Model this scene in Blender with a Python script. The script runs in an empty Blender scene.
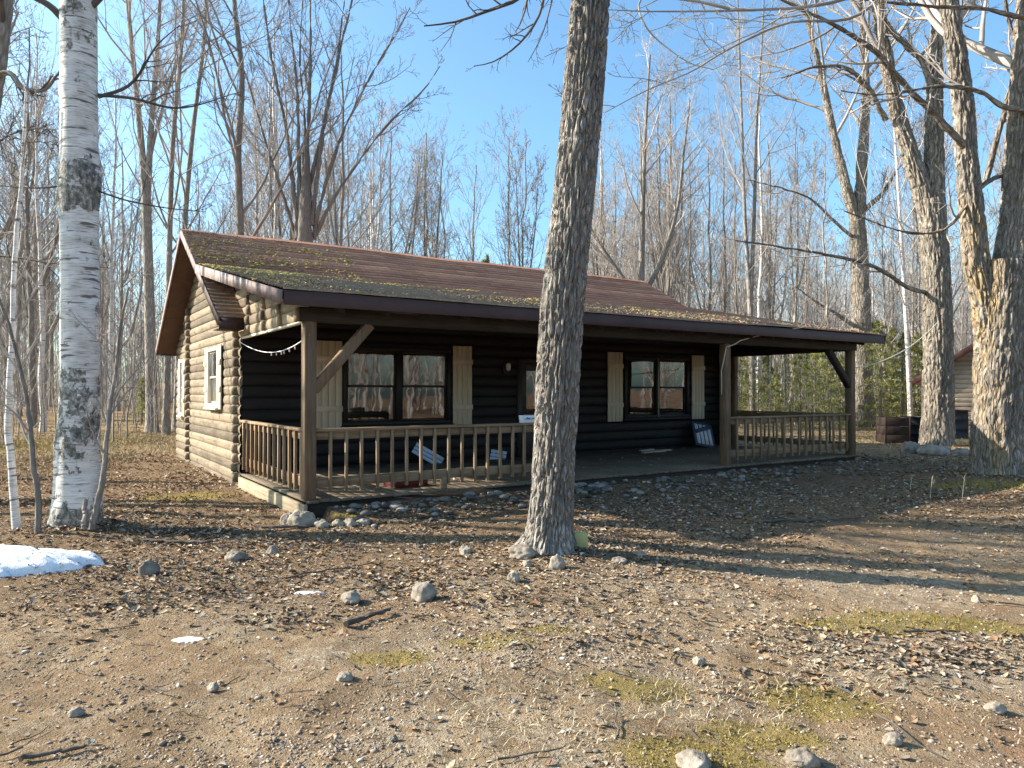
import bpy, math, random
import numpy as np
from mathutils import Vector, Matrix
random.seed(7)
R_ = np.random.default_rng(11)
SC = bpy.context.scene
COL = SC.collection
rad = math.radians

# ------------------------------------------------------------------ camera numbers
EYE = 1.6; FPX = 719.57; PITCH = 0.0108
YAW = 0.5792; HX, HY = -2.6108, 9.1998            # cabin frame: front porch corner and direction
CY, SY = math.cos(YAW), math.sin(YAW)

def W(u, v, z=0.0):
    return Vector((HX + u*CY - v*SY, HY + u*SY + v*CY, z))
def to_uv(x, y):
    dx, dy = x-HX, y-HY
    return dx*CY + dy*SY, -dx*SY + dy*CY
def at(px, py, D):
    a = (px-512)/FPX; b = (384-py)/FPX
    c, s = math.cos(PITCH), math.sin(PITCH)
    dy = c - s*b; dz = s + c*b
    t = D/dy
    return np.array([a*t, D, EYE + dz*t])

# ------------------------------------------------------------------ noise
def _h(i, seed):
    i = (i[..., 0].astype(np.int64)*374761393 + i[..., 1].astype(np.int64)*668265263 + i[..., 2].astype(np.int64)*2147483647 + seed*1274126177) & 0xffffffff
    i = ((i ^ (i >> 13)) * 1274126177) & 0xffffffff
    i = ((i ^ (i >> 16)) * 2246822519) & 0xffffffff
    return ((i ^ (i >> 15)) & 0xffffff)/float(0xffffff)
def vnoise(p, seed=0):
    p = np.asarray(p, float)
    i = np.floor(p); f = p-i; f = f*f*(3-2*f)
    r = 0
    for dx in (0, 1):
        for dy in (0, 1):
            for dz in (0, 1):
                w = (f[..., 0] if dx else 1-f[..., 0])*(f[..., 1] if dy else 1-f[..., 1])*(f[..., 2] if dz else 1-f[..., 2])
                r = r + w*_h(i+np.array([dx, dy, dz]), seed)
    return r
def fbm(p, o=4, seed=0):
    p = np.asarray(p, float); a = .5; r = 0; t = 0
    for k in range(o):
        r = r + a*vnoise(p*2**k, seed+k*17); t += a; a *= .5
    return r/t
def xy0(x, y, s=1.0):
    x = np.asarray(x, float); y = np.asarray(y, float)
    return np.stack([x*s, y*s, np.zeros_like(x)], -1)

def terr(x, y):
    x = np.asarray(x, float); y = np.asarray(y, float)
    far = np.clip(y-20, 0, 200)*0.012 + np.clip(y-60, 0, 200)*.01
    near = (fbm(xy0(x, y, .35), 3, 5)-.5)*.10
    dx, dy = x-HX, y-HY
    u = dx*CY+dy*SY; v = -dx*SY+dy*CY
    du = np.maximum(np.maximum(-u, u-12.6), 0); dv = np.maximum(np.maximum(-v, v-11), 0)
    k = np.clip(np.hypot(du, dv)/1.5, 0, 1)
    m = .07*np.exp(-((x-.35)**2+(y-7.03)**2)/.35) + .10*np.exp(-((x+5.0)**2+(y-8.3)**2)/.8) + .12*np.exp(-((x-9.1)**2+(y-13.6)**2)/1.5)
    far = far + np.clip(np.abs(x)-60, 0, 300)*.01
    dip = -.05*np.clip(x-.4, 0, 6)*np.clip((10.5-y)/3, 0, 1)
    bank = .13*np.exp(-((v+.05)/.55)**2)*((u > .2) & (u < 12.6) & (v < 0))
    return far + near*k + m + dip + bank
def T(x, y):
    return float(terr(x, y))

# ------------------------------------------------------------------ mesh builder
class MB:
    def __init__(s):
        s.v = []; s.f = []; s.uv = []; s.c = []; s.n = 0; s.has_uv = False; s.has_c = False
    def add(s, v, f, uv=None, col=None):
        v = np.asarray(v, float).reshape(-1, 3); f = np.asarray(f, np.int64)
        s.v.append(v); s.f.append(f + s.n); s.n += len(v)
        s.uv.append(uv); s.c.append(col)
        if uv is not None: s.has_uv = True
        if col is not None: s.has_c = True
    def box(s, c, d, M=None):
        x, y, z = np.array(d)/2
        v = np.array([[-x,-y,-z],[x,-y,-z],[x,y,-z],[-x,y,-z],[-x,-y,z],[x,-y,z],[x,y,z],[-x,y,z]])
        if M is not None: v = v @ np.array(M).T
        s.add(v+np.array(c), [[0,3,2,1],[4,5,6,7],[0,1,5,4],[1,2,6,5],[2,3,7,6],[3,0,4,7]])
    def bx(s, x0, x1, y0, y1, z0, z1):
        s.box(((x0+x1)/2, (y0+y1)/2, (z0+z1)/2), (abs(x1-x0), abs(y1-y0), abs(z1-z0)))
    def beam(s, a, b, w, h, up=(0, 0, 1)):
        a = np.array(a, float); b = np.array(b, float); t = b-a; L = np.linalg.norm(t); t /= L
        up = np.array(up, float); n = np.cross(up, t)
        if np.linalg.norm(n) < 1e-4: n = np.cross((0, 1, 0), t)
        n /= np.linalg.norm(n); m = np.cross(t, n)
        s.box((a+b)/2, (L, w, h), np.stack([t, n, m], 1))
    def prism(s, poly, y0, y1, ax=1):
        """polygon (p,q) extruded along axis ax"""
        n = len(poly); a = []
        for yy in (y0, y1):
            for p, q in poly:
                a.append({1: (p, yy, q), 0: (yy, p, q), 2: (p, q, yy)}[ax])
        s.v.append(np.array(a, float)); base = s.n; s.n += 2*n
        s.uv.append(None); s.c.append(None)
        s.f.append([list(np.arange(n)+base), list(np.arange(n)[::-1]+n+base)] + [[base+i, base+n+i, base+n+(i+1) % n, base+(i+1) % n] for i in range(n)])
    def tubes(s, P, R, S, caps=False):
        """P (B,N,3), R (B,N): S-sided tubes"""
        P = np.asarray(P, float); R = np.asarray(R, float)
        if P.ndim == 2: P = P[None]; R = R[None]
        B, N, _ = P.shape
        if B == 0: return
        t = np.gradient(P, axis=1); t /= np.linalg.norm(t, axis=2, keepdims=True)+1e-9
        tm = t.mean(1)
        ref = np.where(np.abs(tm[:, 2:3]) > .8, np.array([[1., 0, 0]]), np.array([[0, 0, 1.]]))[:, None, :]
        n1 = np.cross(t, ref); n1 /= np.linalg.norm(n1, axis=2, keepdims=True)+1e-9
        n2 = np.cross(t, n1)
        a = np.arange(S)*2*np.pi/S
        V = P[:, :, None] + R[:, :, None, None]*(np.cos(a)[None, None, :, None]*n1[:, :, None] + np.sin(a)[None, None, :, None]*n2[:, :, None])
        idx = np.arange(B*N*S).reshape(B, N, S)
        i0 = idx[:, :-1]; i1 = idx[:, 1:]
        F = np.stack([i0, np.roll(i0, -1, 2), np.roll(i1, -1, 2), i1], -1).reshape(-1, 4)
        L = np.concatenate([np.zeros((B, 1)), np.cumsum(np.linalg.norm(np.diff(P, axis=1), axis=2), 1)], 1)
        j = np.arange(S); per = 2*np.pi*R.mean(1)
        u0 = np.broadcast_to((j/S)[None, None]*per[:, None, None], (B, N-1, S)); u1 = np.broadcast_to(((j+1)/S)[None, None]*per[:, None, None], (B, N-1, S))
        l0 = np.broadcast_to(L[:, :-1, None], (B, N-1, S)); l1 = np.broadcast_to(L[:, 1:, None], (B, N-1, S))
        uv = np.stack([np.stack([u0, l0], -1), np.stack([u1, l0], -1), np.stack([u1, l1], -1), np.stack([u0, l1], -1)], -2).reshape(-1, 4, 2)
        s.add(V.reshape(-1, 3), F, uv=uv)
        if caps:
            for b in range(B):
                base = s.n
                for r in (0, N-1):
                    s.add(V[b, r], [list(range(S))] if r else [list(range(S))[::-1]])
    def ico(s, c, r, M=None, col=None):
        v = ICO_V*np.array(r)
        if M is not None: v = v @ np.array(M).T
        s.add(v+np.array(c), ICO_F, col=col)
    def build(s, name, mat, parent=None, smooth=False):
        me = bpy.data.meshes.new(name)
        V = np.concatenate(s.v) if s.v else np.zeros((0, 3))
        li = []; tot = []; uvs = []
        for f, uv in zip(s.f, s.uv):
            if isinstance(f, np.ndarray):
                li.append(f.reshape(-1)); tot.append(np.full(len(f), f.shape[1])); nl = f.size
                if s.has_uv: uvs.append(uv.reshape(-1, 2) if uv is not None else np.zeros((nl, 2)))
            else:
                for q in f:
                    li.append(np.array(q)); tot.append(np.array([len(q)]))
                    if s.has_uv: uvs.append(np.zeros((len(q), 2)))
        li = np.concatenate(li); tot = np.concatenate(tot)
        me.vertices.add(len(V)); me.vertices.foreach_set('co', V.astype(np.float32).reshape(-1))
        me.loops.add(len(li)); me.loops.foreach_set('vertex_index', li.astype(np.int32))
        me.polygons.add(len(tot)); st = np.concatenate([[0], np.cumsum(tot)[:-1]])
        me.polygons.foreach_set('loop_start', st.astype(np.int32)); me.polygons.foreach_set('loop_total', tot.astype(np.int32))
        if smooth: me.polygons.foreach_set('use_smooth', np.ones(len(tot), bool))
        me.update(calc_edges=True)
        if s.has_uv:
            l = me.uv_layers.new(name='UVMap'); l.data.foreach_set('uv', np.concatenate(uvs).astype(np.float32).reshape(-1))
        if s.has_c:
            at_ = me.attributes.new('Col', 'FLOAT_COLOR', 'POINT')
            c = np.concatenate([np.ones((len(v), 4)) if cc is None else cc for v, cc in zip(s.v, s.c)])
            at_.data.foreach_set('color', c.astype(np.float32).reshape(-1))
        me.validate()
        me.materials.append(mat)
        o = bpy.data.objects.new(name, me); COL.objects.link(o)
        if parent: o.parent = parent
        return o

_p = (1+5**.5)/2
ICO_V = np.array([[-1,_p,0],[1,_p,0],[-1,-_p,0],[1,-_p,0],[0,-1,_p],[0,1,_p],[0,-1,-_p],[0,1,-_p],[_p,0,-1],[_p,0,1],[-_p,0,-1],[-_p,0,1]])
ICO_V = ICO_V/np.linalg.norm(ICO_V[0])
ICO_F = np.array([[0,11,5],[0,5,1],[0,1,7],[0,7,10],[0,10,11],[1,5,9],[5,11,4],[11,10,2],[10,7,6],[7,1,8],[3,9,4],[3,4,2],[3,2,6],[3,6,8],[3,8,9],[4,9,5],[2,4,11],[6,2,10],[8,6,7],[9,8,1]])
def subdiv(V, F):
    V = list(map(tuple, V)); cache = {}; out = []
    def mid(a, b):
        k = (min(a, b), max(a, b))
        if k not in cache:
            m = (np.array(V[a])+np.array(V[b]))/2; m /= np.linalg.norm(m); V.append(tuple(m)); cache[k] = len(V)-1
        return cache[k]
    for a, b, c in F:
        d, e, f = mid(a, b), mid(b, c), mid(c, a)
        out += [[a, d, f], [d, b, e], [f, e, c], [d, e, f]]
    return np.array(V), np.array(out)
ICO2 = subdiv(ICO_V, ICO_F); ICO3 = subdiv(*ICO2); ICO4 = subdiv(*ICO3)

def empty(name, loc=(0, 0, 0), rz=0.0):
    o = bpy.data.objects.new(name, None); COL.objects.link(o)
    o.location = loc; o.rotation_euler = (0, 0, rz); o.empty_display_size = .2
    return o
def tag(o, label=None, cat=None, group=None, kind=None):
    if label: o['label'] = label
    if cat: o['category'] = cat
    if group: o['group'] = group
    if kind: o['kind'] = kind
    return o
def dup(root, loc, rz, label=None, group=None, scale=1.0):
    r = root.copy(); COL.objects.link(r); r.location = loc; r.rotation_euler = (0, 0, rz); r.scale = (scale,)*3 if not hasattr(scale, '__len__') else scale
    if label: r['label'] = label
    if group: r['group'] = group
    for ch in root.children:
        c = ch.copy(); COL.objects.link(c); c.parent = r
    return r
def bevel(o, w=.006, seg=1):
    m = o.modifiers.new('b', 'BEVEL'); m.width = w; m.segments = seg; m.limit_method = 'ANGLE'
    return o

# ------------------------------------------------------------------ materials
class NT:
    def __init__(s, name):
        s.m = bpy.data.materials.new(name); s.m.use_nodes = True; s.t = s.m.node_tree; s.b = s.t.nodes['Principled BSDF']
        s.b.inputs['Roughness'].default_value = .85; s.b.inputs['Specular IOR Level'].default_value = .25
    def put(s, sock, v):
        if v is None: return
        if isinstance(v, bpy.types.NodeSocket): s.t.links.new(v, sock)
        elif hasattr(v, '__len__') and len(v) == 3 and sock.type == 'RGBA': sock.default_value = (*v, 1)
        else: sock.default_value = v
    def n(s, typ, ins=None, **pr):
        nd = s.t.nodes.new(typ)
        for k, v in pr.items(): setattr(nd, k, v)
        for k, v in (ins or {}).items(): s.put(nd.inputs[k], v)
        return nd
    def co(s, which='Object'): return s.n('ShaderNodeTexCoord').outputs[which]
    def pos(s): return s.n('ShaderNodeNewGeometry').outputs['Position']
    def map(s, v, sc=(1, 1, 1), loc=(0, 0, 0)):
        return s.n('ShaderNodeMapping', {'Vector': v, 'Scale': sc, 'Location': loc}).outputs[0]
    def noise(s, v, scale=5, detail=4, rough=.55, dist=0.0):
        return s.n('ShaderNodeTexNoise', {'Vector': v, 'Scale': scale, 'Detail': detail, 'Roughness': rough, 'Distortion': dist}).outputs['Fac']
    def voro(s, v, scale=5, feature='F1', out='Distance', rnd=1.0):
        return s.n('ShaderNodeTexVoronoi', {'Vector': v, 'Scale': scale, 'Randomness': rnd}, feature=feature).outputs[out]
    def math(s, op, a, b=None, c=None, clamp=False):
        nd = s.n('ShaderNodeMath', operation=op, use_clamp=clamp)
        s.put(nd.inputs[0], a); s.put(nd.inputs[1], b)
        if c is not None: s.put(nd.inputs[2], c)
        return nd.outputs[0]
    def ss(s, v, a, b, lo=0.0, hi=1.0):
        return s.n('ShaderNodeMapRange', {'Value': v, 'From Min': a, 'From Max': b, 'To Min': lo, 'To Max': hi}, interpolation_type='SMOOTHSTEP').outputs[0]
    def mix(s, f, a, b, blend='MIX'):
        nd = s.n('ShaderNodeMix', data_type='RGBA', blend_type=blend)
        s.put(nd.inputs[0], f); s.put(nd.inputs[6], a); s.put(nd.inputs[7], b)
        return nd.outputs[2]
    def ramp(s, f, stops):
        nd = s.n('ShaderNodeValToRGB'); s.put(nd.inputs[0], f); e = nd.color_ramp.elements
        while len(e) < len(stops): e.new(.5)
        for i, (p, c) in enumerate(stops): e[i].position = p; e[i].color = (*c, 1)
        return nd.outputs[0]
    def sep(s, v): return s.n('ShaderNodeSeparateXYZ', {0: v}).outputs
    def comb(s, x, y, z): return s.n('ShaderNodeCombineXYZ', {0: x, 1: y, 2: z}).outputs[0]
    def bump(s, h, st=.5, d=.02, nrm=None):
        b = s.n('ShaderNodeBump', {'Height': h, 'Strength': st, 'Distance': d})
        if nrm is not None: s.put(b.inputs['Normal'], nrm)
        s.put(s.b.inputs['Normal'], b.outputs[0]); return b.outputs[0]
    def done(s, col=None, rough=None, **kw):
        if col is not None: s.put(s.b.inputs['Base Color'], col)
        if rough is not None: s.put(s.b.inputs['Roughness'], rough)
        for k, v in kw.items(): s.put(s.b.inputs[k], v)
        return s.m

def hsv_rand(t, col, amt=.25):
    r = t.n('ShaderNodeObjectInfo').outputs['Random']
    v = t.math('MULTIPLY_ADD', r, amt*2, 1-amt)
    return t.n('ShaderNodeHueSaturation', {'Color': col, 'Value': v}).outputs[0]

def m_bark(name, dark, mid, light, su=16, sv=4.2, bump=1.0, bd=.02, rnd=0.0, ochre=None):
    t = NT(name); uv = t.co('UV')
    w = t.noise(t.map(uv, (3, 3, 3)), 3, 3)
    uvd = t.n('ShaderNodeVectorMath', {0: t.map(uv, (su, sv, 1)), 1: t.n('ShaderNodeVectorMath', {0: t.n('ShaderNodeTexNoise', {'Vector': t.map(uv, (su*.5, sv*.8, 1)), 'Scale': 1.0, 'Detail': 3}).outputs['Color'], 'Scale': 1.3}, operation='SCALE').outputs[0]}, operation='ADD').outputs[0]
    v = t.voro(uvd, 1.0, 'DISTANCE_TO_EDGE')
    fine = t.noise(t.map(uv, (su*3, sv*2.2, 1)), 1.0, 5, .7)
    big = t.noise(t.map(t.co('Object'), (1.5, 1.5, .7)), 1.0, 4)
    c = t.ramp(t.math('ADD', t.math('MULTIPLY', fine, .6), t.math('MULTIPLY', big, .4)), [(.34, dark), (.5, mid), (.66, light)])
    if ochre:
        g = t.noise(t.map(t.co('Object'), (1.3, 1.3, .5)), 1.2, 3)
        x = t.sep(t.co('Object'))
        f = t.math('MULTIPLY', t.math('MULTIPLY', t.ss(x[0], -.02, -.20), t.ss(x[2], 5.4, 4.6)), t.ss(g, .35, .55))
        f = t.math('MULTIPLY', f, t.ss(t.noise(t.map(uv, (9, 2, 1)), 1, 4), .35, .6))
        c = t.mix(t.math('MULTIPLY', f, .85), c, ochre)
    if rnd: c = hsv_rand(t, c, rnd)
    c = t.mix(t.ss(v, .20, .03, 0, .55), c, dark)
    h = t.math('ADD', t.ss(v, 0, .28), t.math('MULTIPLY', fine, .5))
    t.bump(h, bump, bd)
    return t.done(c, .92, **{'Specular IOR Level': .15})

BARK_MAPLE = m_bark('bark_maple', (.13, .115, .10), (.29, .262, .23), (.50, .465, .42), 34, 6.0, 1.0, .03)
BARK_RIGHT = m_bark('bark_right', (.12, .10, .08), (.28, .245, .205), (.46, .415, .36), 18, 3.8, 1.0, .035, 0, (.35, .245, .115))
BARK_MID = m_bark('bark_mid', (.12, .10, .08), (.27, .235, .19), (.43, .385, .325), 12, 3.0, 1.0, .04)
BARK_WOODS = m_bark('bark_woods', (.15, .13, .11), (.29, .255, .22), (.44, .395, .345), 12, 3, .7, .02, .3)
t = NT('twig_bark'); TWIG = t.done(hsv_rand(t, t.ramp(t.noise(t.co('Object'), 1.2, 2), [(.35, (.24, .21, .185)), (.65, (.40, .36, .325))]), .25), .9)
t = NT('twig_pale'); TWIG_PALE = t.done(hsv_rand(t, t.ramp(t.noise(t.co('Object'), 1.2, 2), [(.35, (.30, .265, .24)), (.65, (.46, .42, .39))]), .2), .9)
t = NT('twig_dark'); TWIG_DARK = t.done(t.ramp(t.noise(t.co('Object'), 3, 3), [(.35, (.06, .05, .045)), (.65, (.13, .11, .095))]), .9)

def m_birch(name, big=True):
    t = NT(name); uv = t.co('UV'); ob = t.co('Object')
    c = t.ramp(t.noise(t.map(uv, (3, 5, 1)), 1.5, 5), [(.3, (.47, .44, .40)), (.5, (.66, .63, .60)), (.7, (.78, .76, .74))])
    n1 = t.noise(t.map(uv, (7, 85, 1)), 1.0, 3, .6)
    c = t.mix(t.math('MULTIPLY', t.ss(n1, .53, .63), .75), c, (.24, .205, .18))
    n2 = t.noise(t.map(uv, (3.5, 22, 1)), 1.0, 3, .5)
    c = t.mix(t.math('MULTIPLY', t.ss(n2, .59, .65), .9), c, (.10, .085, .07))
    if big:
        z = t.sep(ob)[2]
        n3 = t.noise(t.map(ob, (6, 6, 5)), 1.0, 6, .7)
        band = t.math('MULTIPLY', t.ss(z, .55, .95), t.ss(z, 2.0, 1.75))
        low = t.ss(z, .42, .08)
        knob = t.math('MULTIPLY', t.ss(z, 3.55, 3.75), t.ss(z, 4.35, 4.1))
        up = t.math('MULTIPLY', t.ss(z, 5.3, 5.6), t.ss(z, 6.6, 6.0))
        th = t.math('ADD', t.math('ADD', t.math('MULTIPLY', band, .135), t.math('MULTIPLY', low, .20)), t.math('ADD', t.math('MULTIPLY', knob, .20), t.math('MULTIPLY', up, .09)))
        k = t.ss(t.math('ADD', n3, th), .60, .66)
        dk = t.ramp(t.noise(t.map(ob, (22, 22, 14)), 1.0, 5, .7), [(.35, (.06, .057, .05)), (.50, (.17, .16, .14)), (.64, (.42, .40, .36))])
        c = t.mix(k, c, dk)
        hh = t.math('ADD', t.math('MULTIPLY', k, t.noise(t.map(ob, (16, 16, 9)), 1.0, 5, .7)), t.math('MULTIPLY', n1, -.35))
    else:
        hh = t.math('MULTIPLY', n1, -.5)
    t.bump(hh, .8, .02)
    return t.done(c, .7)
BIRCH = m_birch('birch_bark'); BIRCH_S = m_birch('birch_bark_small', False)

def m_wood(name, a, b, c_, scale=1.0, rough=.85, axis=0):
    t = NT(name); o = t.co('Object')
    sc = [28, 28, 28]; sc[axis] = 2.0
    g = t.noise(t.map(o, tuple(x*scale for x in sc)), 1.0, 5, .65)
    big = t.noise(t.map(o, (1.2, 1.2, 1.2)), 1.0, 3)
    col = t.ramp(t.math('ADD', t.math('MULTIPLY', g, .6), t.math('MULTIPLY', big, .4)), [(.33, a), (.5, b), (.68, c_)])
    t.bump(g, .45, .006)
    return t.done(col, rough)
WOOD_POST = m_wood('post_wood', (.08, .052, .033), (.155, .102, .063), (.24, .168, .108), 1, .85, 2)
WOOD_RAIL = m_wood('rail_wood', (.115, .076, .043), (.215, .145, .086), (.33, .235, .15), 1, .85, 0)
WOOD_BAL = m_wood('baluster_wood', (.125, .08, .046), (.235, .155, .092), (.35, .25, .16), 1, .85, 2)
WOOD_DECK = m_wood('deck_wood', (.075, .056, .038), (.135, .105, .072), (.21, .165, .115), .8, .85, 1)
WOOD_SKIRT = m_wood('skirt_wood', (.16, .12, .075), (.28, .22, .145), (.40, .33, .23), .8, .85, 1)
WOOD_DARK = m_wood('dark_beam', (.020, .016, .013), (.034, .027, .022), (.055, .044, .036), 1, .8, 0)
WOOD_PALE = m_wood('pale_board', (.34, .28, .21), (.44, .37, .28), (.53, .46, .36), 1, .85, 0)

def m_logs(name, lo, mi, hi, knots=True, rough=.8, along=1, vary=.22, rowh=.207):
    t = NT(name); o = t.co('Object'); s = t.sep(o)
    sc = [9, 9, 9]; sc[along] = 1.1
    g = t.noise(t.map(o, tuple(sc)), 1.6, 6, .65)
    row = t.math('FLOOR', t.math('DIVIDE', t.math('SUBTRACT', s[2], .05), rowh))
    rn = t.n('ShaderNodeTexWhiteNoise', {'W': row}, noise_dimensions='1D').outputs['Value']
    st = t.noise(t.map(o, (1.3, 1.3, 1.3)), 1.0, 3)
    f = t.math('ADD', t.math('ADD', t.math('MULTIPLY', g, .55), t.math('MULTIPLY', rn, vary)), t.math('MULTIPLY', st, .35))
    c = t.ramp(f, [(.34, lo), (.55, mi), (.78, hi)])
    stain = t.noise(t.map(o, (2.2, 2.2, 5)), 1.4, 5, .6)
    c = t.mix(t.math('MULTIPLY', t.ss(stain, .52, .68), .6), c, tuple(x*.42 for x in mi))
    sp = t.noise(t.map(o, (60, 60, 60)), 1.0, 3, .7); c = t.mix(t.ss(sp, .55, .75, 0, .5), c, tuple(x*.5 for x in mi))
    t.bump(t.math('ADD', g, t.math('MULTIPLY', sp, .3)), .55, .014)
    return t.done(c, rough)
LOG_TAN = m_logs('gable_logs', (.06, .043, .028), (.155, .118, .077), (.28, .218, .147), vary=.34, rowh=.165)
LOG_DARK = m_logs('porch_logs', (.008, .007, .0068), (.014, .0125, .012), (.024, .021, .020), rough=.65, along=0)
LOG_GREY = m_logs('garage_logs', (.25, .185, .13), (.36, .275, .20), (.46, .37, .28), along=0)

def m_shingle():
    t = NT('shingles'); o = t.co('Object'); s = t.sep(o)
    br = t.n('ShaderNodeTexBrick', {'Vector': t.comb(s[0], t.math('MULTIPLY', s[1], 1.0), 0.0), 'Scale': 1.0, 'Brick Width': .31, 'Row Height': .137, 'Mortar Size': .004, 'Bias': 0.0, 'Color1': (.31, .135, .082), 'Color2': (.49, .25, .16), 'Mortar': (.055, .03, .022)}, offset=.5)
    n = t.noise(t.map(o, (1, 1, 1)), .7, 5, .6)
    c = t.mix(t.ss(n, .3, .7, 0, .7), br.outputs['Color'], (.52, .26, .155))
    rw = t.n('ShaderNodeTexWhiteNoise', {'W': t.math('FLOOR', t.math('DIVIDE', s[1], .137))}, noise_dimensions='1D').outputs['Value']
    c = t.mix(1.0, c, t.ramp(rw, [(0, (.62, .60, .60)), (1, (1.35, 1.32, 1.3))]), 'MULTIPLY')
    gr = t.noise(o, 160, 2); c = t.mix(t.math('MULTIPLY', t.ss(gr, .45, .7), .3), c, (.30, .22, .17))
    # stains, dust of leaf crumbs and moss film down the porch slope
    d = t.noise(t.map(o, (2.5, 5, 1)), 1.5, 6, .7)
    low = t.ss(s[1], 4.9, 2.2)
    leftm = t.ss(s[0], 3.2, -.4, 0, .16)
    f = t.ss(t.math('ADD', d, t.math('ADD', t.math('MULTIPLY', low, .22), t.math('MULTIPLY', leftm, 1.0))), .60, .76)
    c = t.mix(t.math('MULTIPLY', f, .8), c, t.ramp(t.noise(o, 22, 4, .7), [(.3, (.15, .11, .07)), (.55, (.32, .245, .16)), (.75, (.50, .40, .29))]))
    t.bump(t.math('ADD', gr, t.math('MULTIPLY', br.outputs['Fac'], -1.2)), .5, .01)
    return t.done(c, .9)
SHINGLE = m_shingle()

def m_plain(name, c, rough=.6, var=.15, sc=6, bump=0.0, **kw):
    t = NT(name); n = t.noise(t.co('Object'), sc, 5, .6)
    col = t.ramp(n, [(.3, tuple(x*(1-var) for x in c)), (.7, tuple(min(1, x*(1+var)) for x in c))])
    if bump: t.bump(n, bump, .01)
    return t.done(col, rough, **kw)
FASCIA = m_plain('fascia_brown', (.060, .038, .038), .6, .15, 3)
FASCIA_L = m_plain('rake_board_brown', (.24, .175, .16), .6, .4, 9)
SOFFIT = m_plain('soffit_brown', (.10, .06, .045), .8, .2)
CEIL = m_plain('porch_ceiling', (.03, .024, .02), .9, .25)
TRIM = m_plain('cream_trim', (.62, .56, .44), .6, .12, 9)
TRIM_DARK = m_plain('dark_trim', (.016, .013, .012), .5, .2)
SASH = m_plain('window_sash', (.045, .036, .03), .5, .2)
SASH_LIGHT = m_plain('pale_sash', (.33, .30, .26), .5, .1)
CURTAIN = m_plain('yellowed_blind', (.34, .28, .15), .9, .35, 25)
CURTAIN_B = m_plain('brown_curtain', (.17, .085, .045), .9, .25, 6)
ROOM = m_plain('room_paint', (.10, .085, .07), .9, .1)
SHUT = m_wood('shutter_paint', (.42, .345, .24), (.50, .42, .30), (.57, .48, .36), .6, .7, 2)
DOOR = m_plain('door_paint', (.045, .04, .036), .5, .15)
METAL = m_plain('lamp_metal', (.05, .05, .05), .4, .1, **{'Metallic': .8})
BRASS = m_plain('knob_metal', (.4, .33, .2), .35, .1, **{'Metallic': 1.0})
GLASS_L = m_plain('lamp_glass', (.6, .58, .52), .15, .05)
RUST = m_plain('rusty_steel', (.036, .024, .019), .85, .4, 7, .3)
BARREL = m_plain('black_drum', (.022, .024, .028), .38, .3, 4, .1)
ROPE = m_plain('pale_rope', (.62, .57, .46), .8, .1)
LCORD = m_plain('white_cord', (.7, .7, .68), .6, .1)
BLUE = m_plain('navy_paint', (.03, .05, .08), .5, .2)
WHITEP = m_plain('off_white_slat', (.62, .63, .66), .6, .12, 12)
PALEBLUE = m_plain('pale_blue_plastic', (.42, .50, .62), .4, .15)
REDP = m_plain('dull_red_plastic', (.10, .02, .02), .5, .2)
WHITEBOX = m_plain('white_box', (.62, .68, .76), .5, .08)
GREYP = m_plain('grey_plastic', (.14, .145, .15), .5, .15)
LIME = m_plain('lime_block', (.50, .46, .19), .8, .12, 14, .2)

t = NT('glass'); nt = t.t
for nn in list(nt.nodes):
    if nn.type == 'BSDF_PRINCIPLED': nt.nodes.remove(nn)
fr = t.n('ShaderNodeFresnel', {'IOR': 1.52}); tr = t.n('ShaderNodeBsdfTransparent', {'Color': (.75, .78, .77, 1)})
gl = t.n('ShaderNodeBsdfGlossy', {'Color': (1, 1, 1, 1), 'Roughness': .015})
bp = t.n('ShaderNodeBump', {'Height': t.noise(t.co('Object'), 2.2, 2), 'Strength': .05, 'Distance': .02}); nt.links.new(bp.outputs[0], gl.inputs['Normal'])
mx = t.n('ShaderNodeMixShader'); nt.links.new(t.math('MULTIPLY_ADD', fr.outputs[0], 1.7, .02, clamp=True), mx.inputs[0]); nt.links.new(tr.outputs[0], mx.inputs[1]); nt.links.new(gl.outputs[0], mx.inputs[2])
nt.links.new(mx.outputs[0], nt.nodes['Material Output'].inputs[0]); GLASS = t.m

def m_stone():
    t = NT('field_stone'); o = t.co('Object')
    c = t.ramp(t.noise(o, 5, 6, .65), [(.3, (.13, .108, .085)), (.5, (.255, .215, .172)), (.7, (.39, .34, .28))])
    c = hsv_rand(t, c, .22)
    t.bump(t.noise(o, 16, 6, .75), .7, .02)
    return t.done(c, .9)
STONE = m_stone()
t = NT('pale_stone'); o = t.co('Object'); t.bump(t.noise(o, 16, 6, .75), .7, .02); STONE_PALE = t.done(t.ramp(t.noise(o, 9, 6, .7), [(.3, (.18, .15, .112)), (.5, (.30, .26, .205)), (.7, (.43, .38, .31))]), .95)
def m_attr(name, rough=.9, trans=0.0):
    t = NT(name); a = t.n('ShaderNodeAttribute', attribute_name='Col').outputs['Color']
    n = t.noise(t.pos(), 90, 2)
    c = t.mix(1.0, a, t.ramp(n, [(.3, (.75, .75, .75)), (.7, (1.2, 1.2, 1.2))]), 'MULTIPLY')
    return t.done(c, rough)
LITTER = m_attr('leaf_litter'); PEBBLE = m_attr('gravel'); BLADE = m_attr('grass_blade'); NEEDLE = m_attr('needles', .7)
nt = NEEDLE.node_tree; tb = nt.nodes.new('ShaderNodeBsdfTranslucent'); ms = nt.nodes.new('ShaderNodeMixShader'); ms.inputs[0].default_value = .5
nt.links.new(nt.nodes['Principled BSDF'].inputs['Base Color'].links[0].from_socket, tb.inputs[0]); nt.links.new(nt.nodes['Principled BSDF'].outputs[0], ms.inputs[1]); nt.links.new(tb.outputs[0], ms.inputs[2]); nt.links.new(ms.outputs[0], nt.nodes['Material Output'].inputs[0])
t = NT('snow'); o = t.co('Object')
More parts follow.
